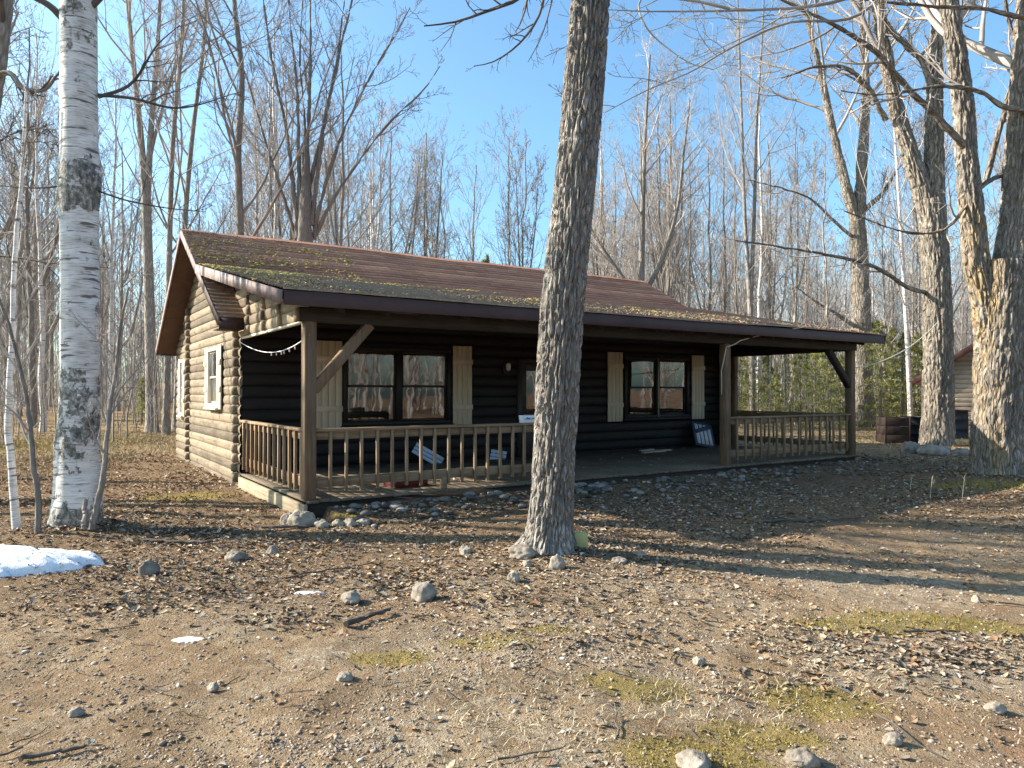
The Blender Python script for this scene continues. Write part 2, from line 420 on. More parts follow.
t.bump(t.noise(o, 9, 6, .7), .7, .03)
SNOW = t.done(t.mix(t.ss(t.noise(o, 16, 6, .75), .56, .70), t.mix(t.noise(o, 3, 4), (.60, .62, .66), (.85, .87, .90)), (.20, .16, .12)), .6, **{'Subsurface Weight': .0})
t = NT('moss'); MOSS = t.done(t.ramp(t.noise(t.co('Object'), 6, 5, .7), [(.3, (.24, .19, .055)), (.5, (.44, .35, .10)), (.7, (.58, .47, .2))]), .95)
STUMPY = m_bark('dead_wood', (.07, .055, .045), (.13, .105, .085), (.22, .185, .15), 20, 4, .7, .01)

MOSS_P = [(3.25, 5.45, 1.0, .28), (2.5, 5.25, .6, .22), (.67, 3.95, .34, .22), (.80, 3.18, .40, .25), (1.65, 3.9, .40, .28), (-.13, 4.55, .34, .18), (-5.0, 11.1, .8, .6),
          (-.75, 4.3, .3, .15), (.3, 4.8, .25, .12), (-2.0, 9.0, .3, .12), (1.2, 3.45, .35, .2), (-14, 22, 3, 4), (-17, 17, 2.5, 3), (8.2, 12.3, 1.4, .6)]
def moss_amt(x, y):
    m = np.zeros_like(np.asarray(x, float))
    for cx, cy, rx, ry in MOSS_P:
        m = np.maximum(m, np.clip(1.25-np.hypot((x-cx)/rx, (y-cy)/ry), 0, 1))
    return m
def m_ground():
    t = NT('ground'); p = t.pos(); s = t.sep(p)
    n1 = t.noise(p, .45, 5, .6, .6); n2 = t.noise(p, 2.2, 6, .68); n3 = t.noise(p, 14, 6, .72); n4 = t.noise(p, 70, 4, .7)
    dirt = t.ramp(n2, [(.30, (.16, .105, .063)), (.5, (.265, .185, .115)), (.70, (.37, .285, .19))])
    grav = t.ramp(t.voro(p, 60, 'F1', 'Color'), [(.1, (.19, .16, .13)), (.5, (.34, .29, .235)), (.9, (.50, .44, .37))])
    c = t.mix(t.ss(t.math('ADD', n3, t.math('MULTIPLY', n1, .6)), .72, .95), dirt, grav)
    big = t.noise(p, .8, 4, .6, .8)
    c = t.mix(t.ss(big, .50, .62, 0, .65), c, t.mix(n3, (.15, .09, .054), (.29, .195, .12)))
    c = t.mix(t.ss(big, .46, .36, 0, .5), c, t.mix(n3, (.15, .125, .10), (.36, .31, .255)))
    # leaf-mould woodland floor away from the drive
    lit = t.ramp(t.noise(p, 24, 5, .7), [(.3, (.075, .048, .03)), (.48, (.155, .10, .06)), (.62, (.25, .17, .105)), (.78, (.36, .28, .185))])
    d = t.math('ADD', s[1], t.math('ADD', t.math('MULTIPLY', s[0], -.42), t.math('MULTIPLY', n1, 3.0)))
    c = t.mix(t.ss(d, 6.6, 9.6), c, lit)
    # dry yellow grass further out
    c = t.mix(t.math('MULTIPLY', t.ss(s[1], 15, 22), t.ss(n2, .35, .6, 0, .7)), c, (.36, .265, .135))
    red = t.math('MULTIPLY', t.ss(t.math('ADD', s[0], t.math('MULTIPLY', s[1], -.9)), -.95, -.55), t.ss(s[1], 5.5, 4.2))
    c = t.mix(t.math('MULTIPLY', red, .75), c, t.mix(n3, (.17, .085, .052), (.30, .175, .12)))
    tot = None
    for cx, cy, rx, ry in MOSS_P:
        q = t.n('ShaderNodeVectorMath', {0: t.comb(t.math('MULTIPLY_ADD', s[0], 1/rx, -cx/rx), t.math('MULTIPLY_ADD', s[1], 1/ry, -cy/ry), 0.0)}, operation='LENGTH').outputs['Value']
        q = t.ss(q, 1.25, .2)
        tot = q if tot is None else t.math('MAXIMUM', tot, q)
    mm = t.ss(t.math('ADD', t.math('MULTIPLY', tot, .45), t.math('MULTIPLY', n3, .9)), .52, .70)
    c = t.mix(t.math('MULTIPLY', mm, .85), c, t.mix(n4, (.16, .125, .03), (.29, .22, .06)))
    c = t.mix(t.ss(n4, .3, .7, 0, .35), c, t.mix(.5, c, (.06, .045, .035)))
    n5 = t.noise(p, 260, 2, .7); c = t.mix(t.ss(n5, .45, .75, 0, .6), c, t.mix(.5, c, (.62, .54, .42)))
    nb = t.bump(t.math('ADD', t.math('MULTIPLY', n3, 1.2), t.math('MULTIPLY', n4, .8)), 1.0, .05)
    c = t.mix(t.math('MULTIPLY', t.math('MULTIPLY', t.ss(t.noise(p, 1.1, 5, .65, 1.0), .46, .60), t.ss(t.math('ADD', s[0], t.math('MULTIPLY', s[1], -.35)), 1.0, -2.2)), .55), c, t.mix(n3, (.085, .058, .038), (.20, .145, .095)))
    c = t.mix(1.0, c, (1.24, 1.20, 1.09), 'MULTIPLY')
    return t.done(c, .95, **{'Specular IOR Level': .1})
GROUND = m_ground()

# ------------------------------------------------------------------ ground sheet
def axis(fine0, fine1, step, lo, hi, g=1.12):
    a = list(np.arange(fine0, fine1, step)); s = step
    x = a[-1]
    while x < hi: s *= g; x += s; a.append(x)
    s = step; x = a[0]; b = []
    while x > lo: s *= g; x -= s; b.append(x)
    return np.array(b[::-1]+a)
gx = axis(-7.5, 8.0, .045, -400, 400); gy = axis(2.2, 12, .045, -60, 600)
X, Y = np.meshgrid(gx, gy)
dd = np.hypot(X, Y)
micro = (fbm(xy0(X, Y, 2.2), 3, 21)-.5)*.05 + (fbm(xy0(X, Y, 9), 3, 31)-.5)*.035
micro *= np.clip(1.6-dd/25, 0, 1)
Z = terr(X, Y) + micro - .012
du, dv = to_uv(X, Y)
ny, nx = X.shape
idx = np.arange(nx*ny).reshape(ny, nx)
F = np.stack([idx[:-1, :-1], idx[:-1, 1:], idx[1:, 1:], idx[1:, :-1]], -1).reshape(-1, 4)
mb = MB(); mb.add(np.stack([X, Y, Z], -1).reshape(-1, 3), F)
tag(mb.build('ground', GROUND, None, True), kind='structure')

def on_house(x, y, m=.05):
    u, v = to_uv(np.asarray(x), np.asarray(y))
    return (u > -m) & (u < 12.02+m) & (v > -.12-m) & (v < 10.5+m)

# ------------------------------------------------------------------ cabin
cab = tag(empty('log_cabin', (HX, HY, 0), YAW), 'long low log cabin with brown shingle roof and dark covered porch along its front', 'cabin')
LEN = 12.02; VF = 3.62; VB = 10.5; VR = 7.0; ZR = 4.95; SF = .562; SB = .61
EU0, EU1 = -.45, 12.55
def zroof(v):      # main slopes, top of roof
    return ZR - SF*(VR-v) if v < VR else ZR - SB*(v-VR)
VBK = 5.25; ZBK = zroof(VBK); VE = -.44; ZE = 2.83
SP = (ZBK-ZE)/(VBK-VE)
def zporch(v): return ZE + SP*(v-VE)
def log_out(z, z0, h=.207, d=.045):
    k = ((z-z0)/h) % 1.0
    return d*(np.clip(1-np.abs(2*k-1)**2.4, 0, 1)**.6)
def log_wall(mb, z0, z1, span, place, openings=(), h=.207, d=.045, phase=None):
    """span(z)->(a0,a1); place(a, out, z)->xyz"""
    zs = set()
    ph = z0 if phase is None else phase
    k0 = math.floor((z0-ph)/h)
    z = ph+k0*h
    while z < z1+h:
        for f in (0.0, .02, .07, .16, .3, .5, .7, .84, .93, .98): zs.add(round(z+f*h, 4))
        z += h
    for o in openings: zs.add(o[2]); zs.add(o[3])
    zs = sorted(q for q in zs if z0-1e-6 <= q <= z1+1e-6)
    if zs[-1] < z1-1e-4: zs.append(z1)
    for a, b in zip(zs[:-1], zs[1:]):
        if b-a < 1e-5: continue
        s0 = span(a); s1 = span(b); m = (a+b)/2
        if s0[1]-s0[0] < 1e-3: continue
        cuts = sorted([(o[0], o[1]) for o in openings if o[2]-1e-6 <= a and b <= o[3]+1e-6])
        lo0, lo1 = s0[0], s1[0]; ivs = []
        for c in cuts:
            ivs.append((lo0, c[0], lo1, c[0])); lo0 = lo1 = c[1]
        ivs.append((lo0, s0[1], lo1, s1[1]))
        oa, ob = float(log_out(a, ph, h, d)), float(log_out(b, ph, h, d))
        for p0, p1, q0, q1 in ivs:
            n = max(1, int((p1-p0)/.6))
            for i in range(n):
                e0, e1 = p0+(p1-p0)*i/n, p0+(p1-p0)*(i+1)/n; g0, g1 = q0+(q1-q0)*i/n, q0+(q1-q0)*(i+1)/n
                w = lambda x, zz: (vnoise(np.array([x*1.1, zz//h*7.3, 3.0]))-.5)*.016
                mb.add([place(e0, oa+w(e0, a), a), place(e1, oa+w(e1, a), a), place(g1, ob+w(g1, b), b), place(g0, ob+w(g0, b), b)], [[0, 1, 2, 3]])

# front wall behind the porch
W1 = (1.76, 3.98, .97, 2.44); W2 = (8.60, 10.74, .97, 2.44); DR = (5.60, 6.62, .22, 2.30)
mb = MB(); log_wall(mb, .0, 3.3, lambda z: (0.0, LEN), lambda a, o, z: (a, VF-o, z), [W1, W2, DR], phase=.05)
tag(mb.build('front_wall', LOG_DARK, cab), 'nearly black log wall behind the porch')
# left gable wall
S1 = (4.98, 6.50, 1.30, 2.46); S2 = (9.03, 9.90, 1.04, 2.36)
def gspan(z):
    lo = VF if z < 2.62 else max(VF, VR-(ZR-.16-z)/SF); hi = min(VB, VR+(ZR-.16-z)/SB)
    return (lo, max(lo, hi))
mb = MB(); log_wall(mb, -.05, ZR-.18, gspan, lambda a, o, z: (-o, a, z), [S1, S2], .165, .032, phase=.05)
tag(mb.build('gable_wall', LOG_TAN, cab), 'sunlit tan log gable wall')
# porch-side triangle of logs above the end beam, both ends
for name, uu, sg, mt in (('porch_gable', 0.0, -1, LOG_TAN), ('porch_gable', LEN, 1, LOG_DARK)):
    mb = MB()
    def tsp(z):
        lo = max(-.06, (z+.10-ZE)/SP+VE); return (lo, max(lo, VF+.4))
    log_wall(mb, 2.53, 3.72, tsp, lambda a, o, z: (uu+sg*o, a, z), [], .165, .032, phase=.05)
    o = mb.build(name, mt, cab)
    mb = MB(); mb.bx(uu-.02, uu+.03, -.02, VF-.07, 2.492, 2.528)
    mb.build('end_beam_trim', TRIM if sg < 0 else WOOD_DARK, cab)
# other walls
mb = MB(); log_wall(mb, -.05, 2.75, lambda z: (0.0, LEN), lambda a, o, z: (a, VB+o, z), [], phase=.05); mb.build('back_wall', LOG_TAN, cab)
mb = MB(); log_wall(mb, -.05, ZR-.18, gspan, lambda a, o, z: (LEN+o, a, z), [], phase=.05); mb.build('end_wall', LOG_TAN, cab)
# crossing log ends: stacked knobs on the gable wall
for vc in (8.66, 3.83):
    mb = MB()
    z = .05+.0825; k = 0
    while z < zroof(vc)-.42 and not (vc < 4 and z > 2.9):
        off = .03*(1 if k % 2 else -1)+random.gauss(0, .012)
        A = np.array([[-.01, vc+off, z], [-.085, vc+off, z], [-.115, vc+off, z], [-.122, vc+off, z]]); 
        mb.tubes(A, np.array([.08, .08, .06, .004])*random.uniform(.9, 1.04), 14); z += .165; k += 1
    tag(mb.build('log_ends', LOG_TAN, cab, True), kind='stuff')
mb = MB()
z = .05+.1035; k = 0
while z < 2.7:
    A = np.array([[LEN-.02, VF, z], [LEN-.02, 3.25-.03*(k % 2), z], [LEN-.02, 3.22-.03*(k % 2), z], [LEN-.02, 3.215-.03*(k % 2), z]])
    mb.tubes(A, np.array([.1, .1, .07, .004]), 12); z += .207; k += 1
mb.build('corner_log_ends', LOG_DARK, cab, True)
for vc, zt in ((3.05, 3.42), (2.1, 3.2), (1.2, 3.02)):
    mb = MB(); z = 2.6075; k = 0
    while z < zt-.05:
        off = .03*(1 if k % 2 else -1)
        A = np.array([[-.01, vc+off, z], [-.05, vc+off, z], [-.075, vc+off, z], [-.08, vc+off, z]]); mb.tubes(A, np.array([.08, .08, .06, .004]), 14); z += .165; k += 1
    tag(mb.build('log_ends', LOG_TAN, cab, True), kind='stuff')
# room lining so the inside is closed and dim
mb = MB(); mb.bx(.15, LEN-.15, VF+2.2, VF+2.25, .22, 2.6); mb.bx(.15, LEN-.15, VF+.1, VB-.2, .15, .2); mb.bx(.1, LEN-.1, VF+.1, VB-.1, 2.62, 2.66)
mb.build('room_lining', ROOM, cab)

# ---- roof
def slope_sheet(mb, u0, u1, va, vb, zf, expo=.137, th=.019, seed=0, nu=48):
    """stepped shingle courses from vb (low) up to va (high)"""
    s = np.sign(vb-va); n = int(abs(vb-va)/expo)+1
    us = np.linspace(u0, u1, nu+1)
    for i in range(n):
        v0 = va+s*expo*i; v1 = va+s*min(expo*(i+1), abs(vb-va))
        if abs(v1-v0) < .004: continue
        rip = lambda v: (fbm(np.stack([us*.55, np.full_like(us, v*.8), np.full_like(us, seed)], -1), 3, 3)-.5)*.05
        jag = (vnoise(np.stack([us*6, np.full_like(us, v1*9.), np.full_like(us, 1.)], -1), 9)-.5)*.014
        a = np.stack([us, np.full_like(us, v0), zf(v0)+rip(v0)], -1)
        b = np.stack([us, np.full_like(us, v1)+s*jag, zf(v1)+rip(v1)+th], -1)
        c = b.copy(); c[:, 2] -= th+.004
        V = np.concatenate([a, b, c]); m = nu+1
        q = np.arange(nu)
        mb.add(V, np.concatenate([np.stack([q, q+1, q+1+m, q+m], 1), np.stack([q+m, q+1+m, q+1+2*m, q+2*m], 1)]))
mb = MB()
slope_sheet(mb, EU0, EU1, VR, VBK-.05, lambda v: zroof(v)+.0, seed=1)
slope_sheet(mb, EU0, EU1, VBK+.02, VE-.03, lambda v: zporch(v)+.012, seed=2)
slope_sheet(mb, EU0, .0, VBK-.05, 3.22, lambda v: zroof(v), seed=3, nu=3)
slope_sheet(mb, EU0, EU1, VR, 10.75, lambda v: zroof(v), seed=4)
roof = tag(mb.build('roof', SHINGLE, cab), 'weathered brown shingle roof with a mossy lower slope')
mb = MB(); us = np.linspace(EU0-.02, EU1+.02, 50)
for sg in (-1, 1):
    A = np.stack([us, np.full_like(us, VR), np.full_like(us, ZR+.03)+(vnoise(np.stack([us*.55, us*0, us*0], -1))-.5)*.03], -1)
    B = A.copy(); B[:, 1] += sg*.13; B[:, 2] -= .13*(SF if sg < 0 else SB)-.002
    q = np.arange(49); mb.add(np.concatenate([A, B]), np.stack([q, q+1, q+51, q+50], 1))
mb.build('ridge_cap', SHINGLE, roof)
# underside + boards
mb = MB()
def quad(mb, p): mb.add(p, [[0, 1, 2, 3]])
for (va, vb, zf) in ((VR, VBK, zroof), (VR, 10.72, zroof)):
    quad(mb, [(EU0+.02, va, zf(va)-.13), (EU1-.02, va, zf(va)-.13), (EU1-.02, vb, zf(vb)-.13), (EU0+.02, vb, zf(vb)-.13)])
quad(mb, [(EU0+.02, VBK, zroof(VBK)-.13), (.0, VBK, zroof(VBK)-.13), (.0, 3.25, zroof(3.25)-.13), (EU0+.02, 3.25, zroof(3.25)-.13)])
mb.build('soffit', SOFFIT, cab)
mb = MB()
quad(mb, [(EU0+.02, VE+.02, ZE-.12), (EU1-.02, VE+.02, ZE-.12), (EU1-.02, VBK, zporch(VBK)-.12), (EU0+.02, VBK, zporch(VBK)-.12)])
for k in range(20):
    u = .35+k*.61; mb.beam((u, VE+.1, ZE-.19+.1*SP), (u, VF-.05, zporch(VF)-.19), .045, .13)
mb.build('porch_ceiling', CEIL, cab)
mb = MB(); mb.bx(EU0+.02, EU1, VE-.005, VE+.025, ZE-.185, ZE-.008)
bevel(tag(mb.build('eave_fascia', FASCIA, cab), 'long dark purple brown fascia board'), .004)
mb = MB(); mb.beam((EU0-.015, VE-.008, ZE-.095), (EU0-.015, VBK-.02, ZBK-.085), .03, .165)
tag(mb.build('porch_rake_board', FASCIA_L, cab), 'sunlit brown board along the porch roof end')
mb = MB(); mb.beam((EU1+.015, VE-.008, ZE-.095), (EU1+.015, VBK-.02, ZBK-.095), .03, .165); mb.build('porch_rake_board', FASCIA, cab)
for uu in (EU0-.012, EU1+.012):
    for (vb) in (3.2, 10.75):
        mb = MB(); mb.beam((uu, VR, ZR-.075), (uu, vb, zroof(vb)-.075), .024, .14); mb.build('rake_board', FASCIA_L, cab)
mb = MB(); mb.bx(EU0, -.06, 3.20, 3.23, zroof(3.2)-.19, zroof(3.2)-.01); mb.bx(EU0+.01, -.06, 3.23, VF+.1, zroof(3.2)-.19, zroof(3.2)-.17); mb.build('eave_return', FASCIA, cab)
mb = MB(); mb.bx(EU0, EU1, 10.74, 10.77, zroof(10.75)-.16, zroof(10.75)-.01); mb.build('eave_fascia', FASCIA, cab)
# moss cushions and leaf crumbs on the roof
mb = MB()
def roofz(u, v): return zporch(v)+.02 if v < VBK else zroof(v)+.01
for k in range(6500):
    u = EU0+.05+abs(random.gauss(0, 1))*3.2; 
    if u > 8: continue
    base = 4.55-u*.38
    v = random.gauss(base, .48)
    if random.random() < .38: u = random.uniform(EU0, 12); v = random.gauss(1.6, 1.0)
    if u < 3 and random.random() < .22: v = random.uniform(4.9, 6.7)
    if v < VE+.06 or v > 6.8: continue
    if vnoise(np.array([u*1.7, v*2.6, 4.0])) < .44+.04*u: continue
    r = random.uniform(.012, .042)
    mb.ico((u, v, roofz(u, v)), (r*random.uniform(1, 2.2), r*random.uniform(.8, 1.3), r*random.uniform(.25, .55)), Matrix.Rotation(random.uniform(0, 6), 3, 'Z'))
tag(mb.build('moss', MOSS, roof, True), 'yellow green moss cushions', kind='stuff')
def leaves(mb, P, size, cols, tilt=.5, rng=R_, lift=.0):
    """two triangles folded on a midrib per leaf, crumpled"""
    n = len(P); a = rng.uniform(0, 2*np.pi, n); L = size; Wd = L*rng.uniform(.45, .85, n)
    tx = rng.normal(0, tilt, n); ty = rng.normal(0, tilt, n); fold = rng.uniform(-.1, .6, n)
    ex = np.stack([np.cos(a), np.sin(a), tx], -1); ey = np.stack([-np.sin(a), np.cos(a), ty], -1)
    ex /= np.linalg.norm(ex, axis=1, keepdims=True); ey /= np.linalg.norm(ey, axis=1, keepdims=True)
    nz = np.cross(ex, ey)
    h = lambda s, w, f: P + ex*(L*s)[:, None] + ey*(Wd*w)[:, None] + nz*(L*f)[:, None]
    one = np.ones(n)
    cu = rng.uniform(-.08, .30, n)
    V = np.stack([h(-.5*one, 0*one, cu*.6), h(-.2*one+rng.uniform(-.08, .08, n), .42*one, fold*.4), h(.18*one+rng.uniform(-.1, .1, n), rng.uniform(.25, .5, n), fold*.4+cu*.4), h(.5*one, rng.uniform(-.12, .12, n), cu), h(.15*one+rng.uniform(-.1, .1, n), -rng.uniform(.25, .5, n), fold*.4+cu*.3), h(-.2*one+rng.uniform(-.08, .08, n), -.42*one, fold*.4), h(0*one, 0*one, -.04*one)], 1)
    low = np.minimum(V[..., 2].min(1)-P[:, 2], 0); V[..., 2] -= (low*.8)[:, None]
    V[..., 2] += lift
    idx = np.arange(n)[:, None]*7
    F = np.concatenate([idx+np.array(q) for q in ([6, 0, 1], [6, 1, 2], [6, 2, 3], [6, 3, 4], [6, 4, 5], [6, 5, 0])])
    C = np.repeat(np.concatenate([cols, np.ones((n, 1))], 1), 7, 0)
    mb.add(V.reshape(-1, 3), F, col=C)
PAL = np.array([[.46, .36, .24], [.38, .26, .155], [.29, .165, .09], [.25, .20, .15], [.15, .105, .075], [.54, .46, .35], [.34, .295, .24]])
def pal(n, w, rng=R_):
    w = np.array(w, float); w /= w.sum()
    return PAL[rng.choice(len(PAL), n, p=w)]*rng.uniform(.75, 1.25, (n, 1))
n = 15000
uu = R_.uniform(EU0, EU1, n); vv = VE + np.abs(R_.normal(0, 1.15, n)) + np.where(uu < 4, R_.uniform(0, 1.5, n), 0)
k = (vv < VBK-.1); uu = uu[k]; vv = vv[k]
P = np.stack([uu, vv, ZE+SP*(vv-VE)+.026], -1)
mb = MB(); leaves(mb, P, R_.uniform(.012, .04, len(P)), pal(len(P), [4, 4, 2, 3, 2, 2, 3])*1.15, .3)
n = 2200; uu = EU0+np.abs(R_.normal(0, 1.3, n)); vv = R_.uniform(5.0, 6.9, n)
P = np.stack([uu, vv, ZR-SF*(VR-vv)+.025], -1); leaves(mb, P, R_.uniform(.015, .045, n), pal(n, [2, 4, 4, 2, 2, .3, 1]), .3)
tag(mb.build('fallen_leaves', LITTER, roof), 'leaf crumbs and twigs gathered on the lower roof', kind='stuff')

# ---- porch
mb = MB()
rng = np.random.default_rng(3)
u = -.02
while u < LEN+.04:
    w = .139; dz = rng.uniform(-.004, .004)
    mb.bx(u, u+w, -.10+rng.uniform(-.012, .012), VF-.002, .185+dz, .222+dz); u += w+.006
bevel(mb.build('porch_deck', WOOD_DECK, cab), .004)
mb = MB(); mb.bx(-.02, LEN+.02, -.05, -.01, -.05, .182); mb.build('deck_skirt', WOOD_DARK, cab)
mb = MB(); mb.bx(-.075, -.025, -.09, VF-.1, -.1, .17); bevel(tag(mb.build('deck_skirt', WOOD_SKIRT, cab), 'sunlit pale board along the deck end'), .005)
mb = MB(); mb.bx(LEN+.03, LEN+.07, -.07, VF, -.05, .182); mb.build('deck_skirt', WOOD_SKIRT, cab)
PW = .155
for u, v, w in ((.02, .02, PW), (7.93, .02, .15), (LEN-.02, .02, PW), (LEN-.06, 3.14, .13)):
    mb = MB(); mb.bx(u-w/2, u+w/2, v-w/2, v+w/2, .222, 2.5); bevel(mb.build('post', WOOD_POST, cab), .008)
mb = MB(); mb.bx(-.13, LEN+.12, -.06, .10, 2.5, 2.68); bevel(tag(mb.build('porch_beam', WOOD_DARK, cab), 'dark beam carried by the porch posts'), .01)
mb = MB(); mb.bx(-.155, -.128, -.065, .105, 2.49, 2.67); mb.build('beam_end', WOOD_POST, cab)
mb = MB(); mb.bx(LEN-.1, LEN+.06, .1, VF-.35, 2.52, 2.68); mb.build('end_beam', WOOD_DARK, cab)
mb = MB(); mb.beam((.075, .02, 1.62), (.84, .02, 2.50), .13, .13, (0, 1, 0)); bevel(mb.build('brace', WOOD_POST, cab), .008)
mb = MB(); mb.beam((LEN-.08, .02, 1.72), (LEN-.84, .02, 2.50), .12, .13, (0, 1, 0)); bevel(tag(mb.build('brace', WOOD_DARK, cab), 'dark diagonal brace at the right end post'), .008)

def railing(a, b, label, spacing, broken=False, seed=0):
    """a,b plan points; rails with balusters outside"""
    rr = random.Random(seed)
    a = np.array(a, float); b = np.array(b, float); L = np.linalg.norm(b-a); d = (b-a)/L; nrm = np.array([d[1], -d[0]])
    P = lambda s, o, z: (a[0]+d[0]*s+nrm[0]*o, a[1]+d[1]*s+nrm[1]*o, z)
    mb = MB(); mb.beam(P(0, 0, 1.105), P(L, 0, 1.105), .10, .04)
    rl = bevel(tag(mb.build('porch_railing', WOOD_RAIL, cab), label), .005)
    mb = MB(); mb.beam(P(0, -.012, 1.03), P(L, -.012, 1.03), .036, .10); bevel(mb.build('upper_rail', WOOD_RAIL, rl), .004)
    mb = MB(); mb.beam(P(0, -.012, .43), P(L, -.012, .43), .036, .13); bevel(mb.build('lower_rail', WOOD_RAIL, rl), .004)
    s = spacing*.85
    while s < L-.06:
        l = rr.gauss(0, .004); top = 1.083
        mb = MB(); mb.beam(P(s+l, .028, .305+rr.uniform(-.012, .012)), P(s+rr.gauss(0, .004), .028, top), .038, .038, (d[0], d[1], 0))
        bevel(mb.build('baluster', WOOD_BAL, rl), .003); s += spacing
    return rl, P
r1, _ = railing((.10, 0), (4.15, 0), 'long front railing left of the entrance', .217, seed=1)
r2, _ = railing((8.0, 0), (LEN-.1, 0), 'front railing right of the entrance', .238, seed=2)
r3, _ = railing((0.0, VF-.05), (0.0, .08), 'sunlit railing closing the left end', .265, seed=3)
r4, _ = railing((LEN, .08), (LEN, 3.06), 'dark railing closing the right end', .25, seed=4)
mb = MB(); mb.bx(4.15, 4.24, -.045, .045, .222, 1.10); bevel(mb.build('railing_post', WOOD_POST, cab), .005)
mb = MB(); mb.bx(1.92, 2.0, -.03, .05, .222, .40); bevel(mb.build('railing_block', WOOD_RAIL, r1), .005)

# ---- windows, shutters, door
def window(o, place, panes, kind, trim, sill=True, shut_rooms=None):
    """o=(a0,a1,z0,z1); place(a,out,z) ; panes = number of side by side units"""
    a0, a1, z0, z1 = o
    def B(mb, x0, x1, y0, y1, q0, q1):
        c = [place(x, y, z) for x in (x0, x1) for y in (y0, y1) for z in (q0, q1)]
        mb.add(c, [[0, 1, 3, 2], [4, 6, 7, 5], [0, 4, 5, 1], [2, 3, 7, 6], [0, 2, 6, 4], [1, 5, 7, 3]])
    t_ = .07
    mb = MB()
    B(mb, a0, a0+t_, -.04, .085, z0+t_, z1-t_); B(mb, a1-t_, a1, -.04, .085, z0+t_, z1-t_); B(mb, a0, a1, -.04, .088, z1-t_, z1); B(mb, a0, a1, -.04, .088, z0, z0+t_)
    w = (a1-a0-2*t_)
    for k in range(1, panes):
        c = a0+t_+w*k/panes; B(mb, c-.055, c+.055, -.04, .082, z0+t_, z1-t_)
    win = bevel(mb.build('window', trim, cab), .004)
    if sill:
        mb = MB(); B(mb, a0-.05, a1+.05, -.02, .13, z0-.045, z0-.001); bevel(mb.build('sill', trim, win), .004)
    out = []
    for k in range(panes):
        b0 = a0+t_+w*k/panes+(.055 if k else 0); b1 = a0+t_+w*(k+1)/panes-(.055 if k < panes-1 else 0)
        zm = (z0+z1)/2-.02
        for (q0, q1, dpt) in ((zm, z1-t_, .045), (z0+t_, zm+.04, .015)):
            mb = MB(); f = .042
            B(mb, b0, b0+f, dpt-.025, dpt, q0+f, q1-f); B(mb, b1-f, b1, dpt-.025, dpt, q0+f, q1-f); B(mb, b0, b1, dpt-.025, dpt+.001, q1-f, q1); B(mb, b0, b1, dpt-.025, dpt+.001, q0, q0+f)
            mb.build('sash', SASH if kind == 'dark' else SASH_LIGHT, win)
            mb = MB(); mb.add([place(b0+f, dpt-.012, q0+f), place(b1-f, dpt-.012, q0+f), place(b1-f, dpt-.012, q1-f), place(b0+f, dpt-.012, q1-f)], [[0, 1, 2, 3]])
            mb.build('pane', GLASS, win)
        out.append((b0, b1))
    return win, out, B
front = lambda a, o, z: (a, VF-o, z)
side = lambda a, o, z: (-o, a, z)
def curtain(B, win, x0, x1, z0, z1, mat, depth=-.12, wave=.02):
    mb = MB(); n = 40; 
    B2 = []
    for i in range(n+1):
        a = x0+(x1-x0)*i/n; y = depth+wave*math.sin(i*1.9)*(.6+.4*math.sin(i*.7))
        B2.append((a, y))
    return B2
w1, sp1, B1 = window(W1, front, 2, 'dark', TRIM_DARK); w1['label'] = 'dark double window left of the door'
w2, sp2, B2 = window(W2, front, 2, 'dark', TRIM_DARK); w2['label'] = 'dark double window right of the door, pale mullion'
mb = MB(); B2(mb, 9.65, 9.69, .084, .1, 1.0, 2.4); mb.build('mullion_strip', SASH_LIGHT, w2)
def cloth(win, place, x0, x1, z0, z1, mat, depth=-.10, wave=.018):
    n = 48; xs = np.linspace(x0, x1, n+1); mb = MB()
    V = [];
    for i, a in enumerate(xs):
        y = depth+wave*math.sin(i*1.3)
        V += [place(a, y, z0), place(a, y, z1)]
    mb.add(V, [[2*i, 2*i+2, 2*i+3, 2*i+1] for i in range(n)])
    mb.build('curtain', mat, win, True)
cloth(w2, front, sp2[1][0]+.02, sp2[1][1]-.02, 1.72, 2.42, CURTAIN, -.06, .004)
cloth(w1, front, sp1[0][0]+.02, sp1[0][1]-.02, 1.95, 2.42, CURTAIN_B, -.07, .012)
cloth(w2, front, sp2[0][0]+.02, sp2[0][0]+.2, 1.05, 2.42, ROOM, -.10)
def shutter(place, a0, a1, z0, z1, nb, mat, label=None):
    def B(mb, x0, x1, y0, y1, q0, q1):
        c = [place(x, y, z) for x in (x0, x1) for y in (y0, y1) for z in (q0, q1)]
        mb.add(c, [[0, 1, 3, 2], [4, 6, 7, 5], [0, 4, 5, 1], [2, 3, 7, 6], [0, 2, 6, 4], [1, 5, 7, 3]])
    mb = MB(); w = (a1-a0)/nb
    for k in range(nb): B(mb, a0+k*w+.003, a0+(k+1)*w-.003, .055, .078, z0, z1)
    sh = bevel(mb.build('shutter', mat, cab), .003)
    mb = MB(); B(mb, a0-.008, a1+.008, .0785, .10, z0+.33, z0+.43); bevel(mb.build('batten', mat, sh), .003); mb = MB(); B(mb, a0-.008, a1+.008, .0785, .10, z1-.37, z1-.27); bevel(mb.build('batten', mat, sh), .003)
    if label: sh['label'] = label
for a0, a1 in ((1.24, 1.74), (4.03, 4.47), (8.08, 8.54), (10.85, 11.3)): shutter(front, a0, a1, .91, 2.52, 4, SHUT)
for o in (S1, S2):
    ws, _, _ = window((o[0]+.25, o[1]-.25, o[2], o[3]) if o is S1 else (o[0]+.18, o[1]-.18, o[2], o[3]), side, 1, 'light', TRIM); ws['label'] = 'cream framed side window'
    d = .25 if o is S1 else .18
    for a0, a1 in ((o[0], o[0]+d-.01), (o[1]-d+.01, o[1])): shutter(side, a0, a1, o[2]-.03, o[3]+.02, 3 if d > .2 else 2, TRIM)
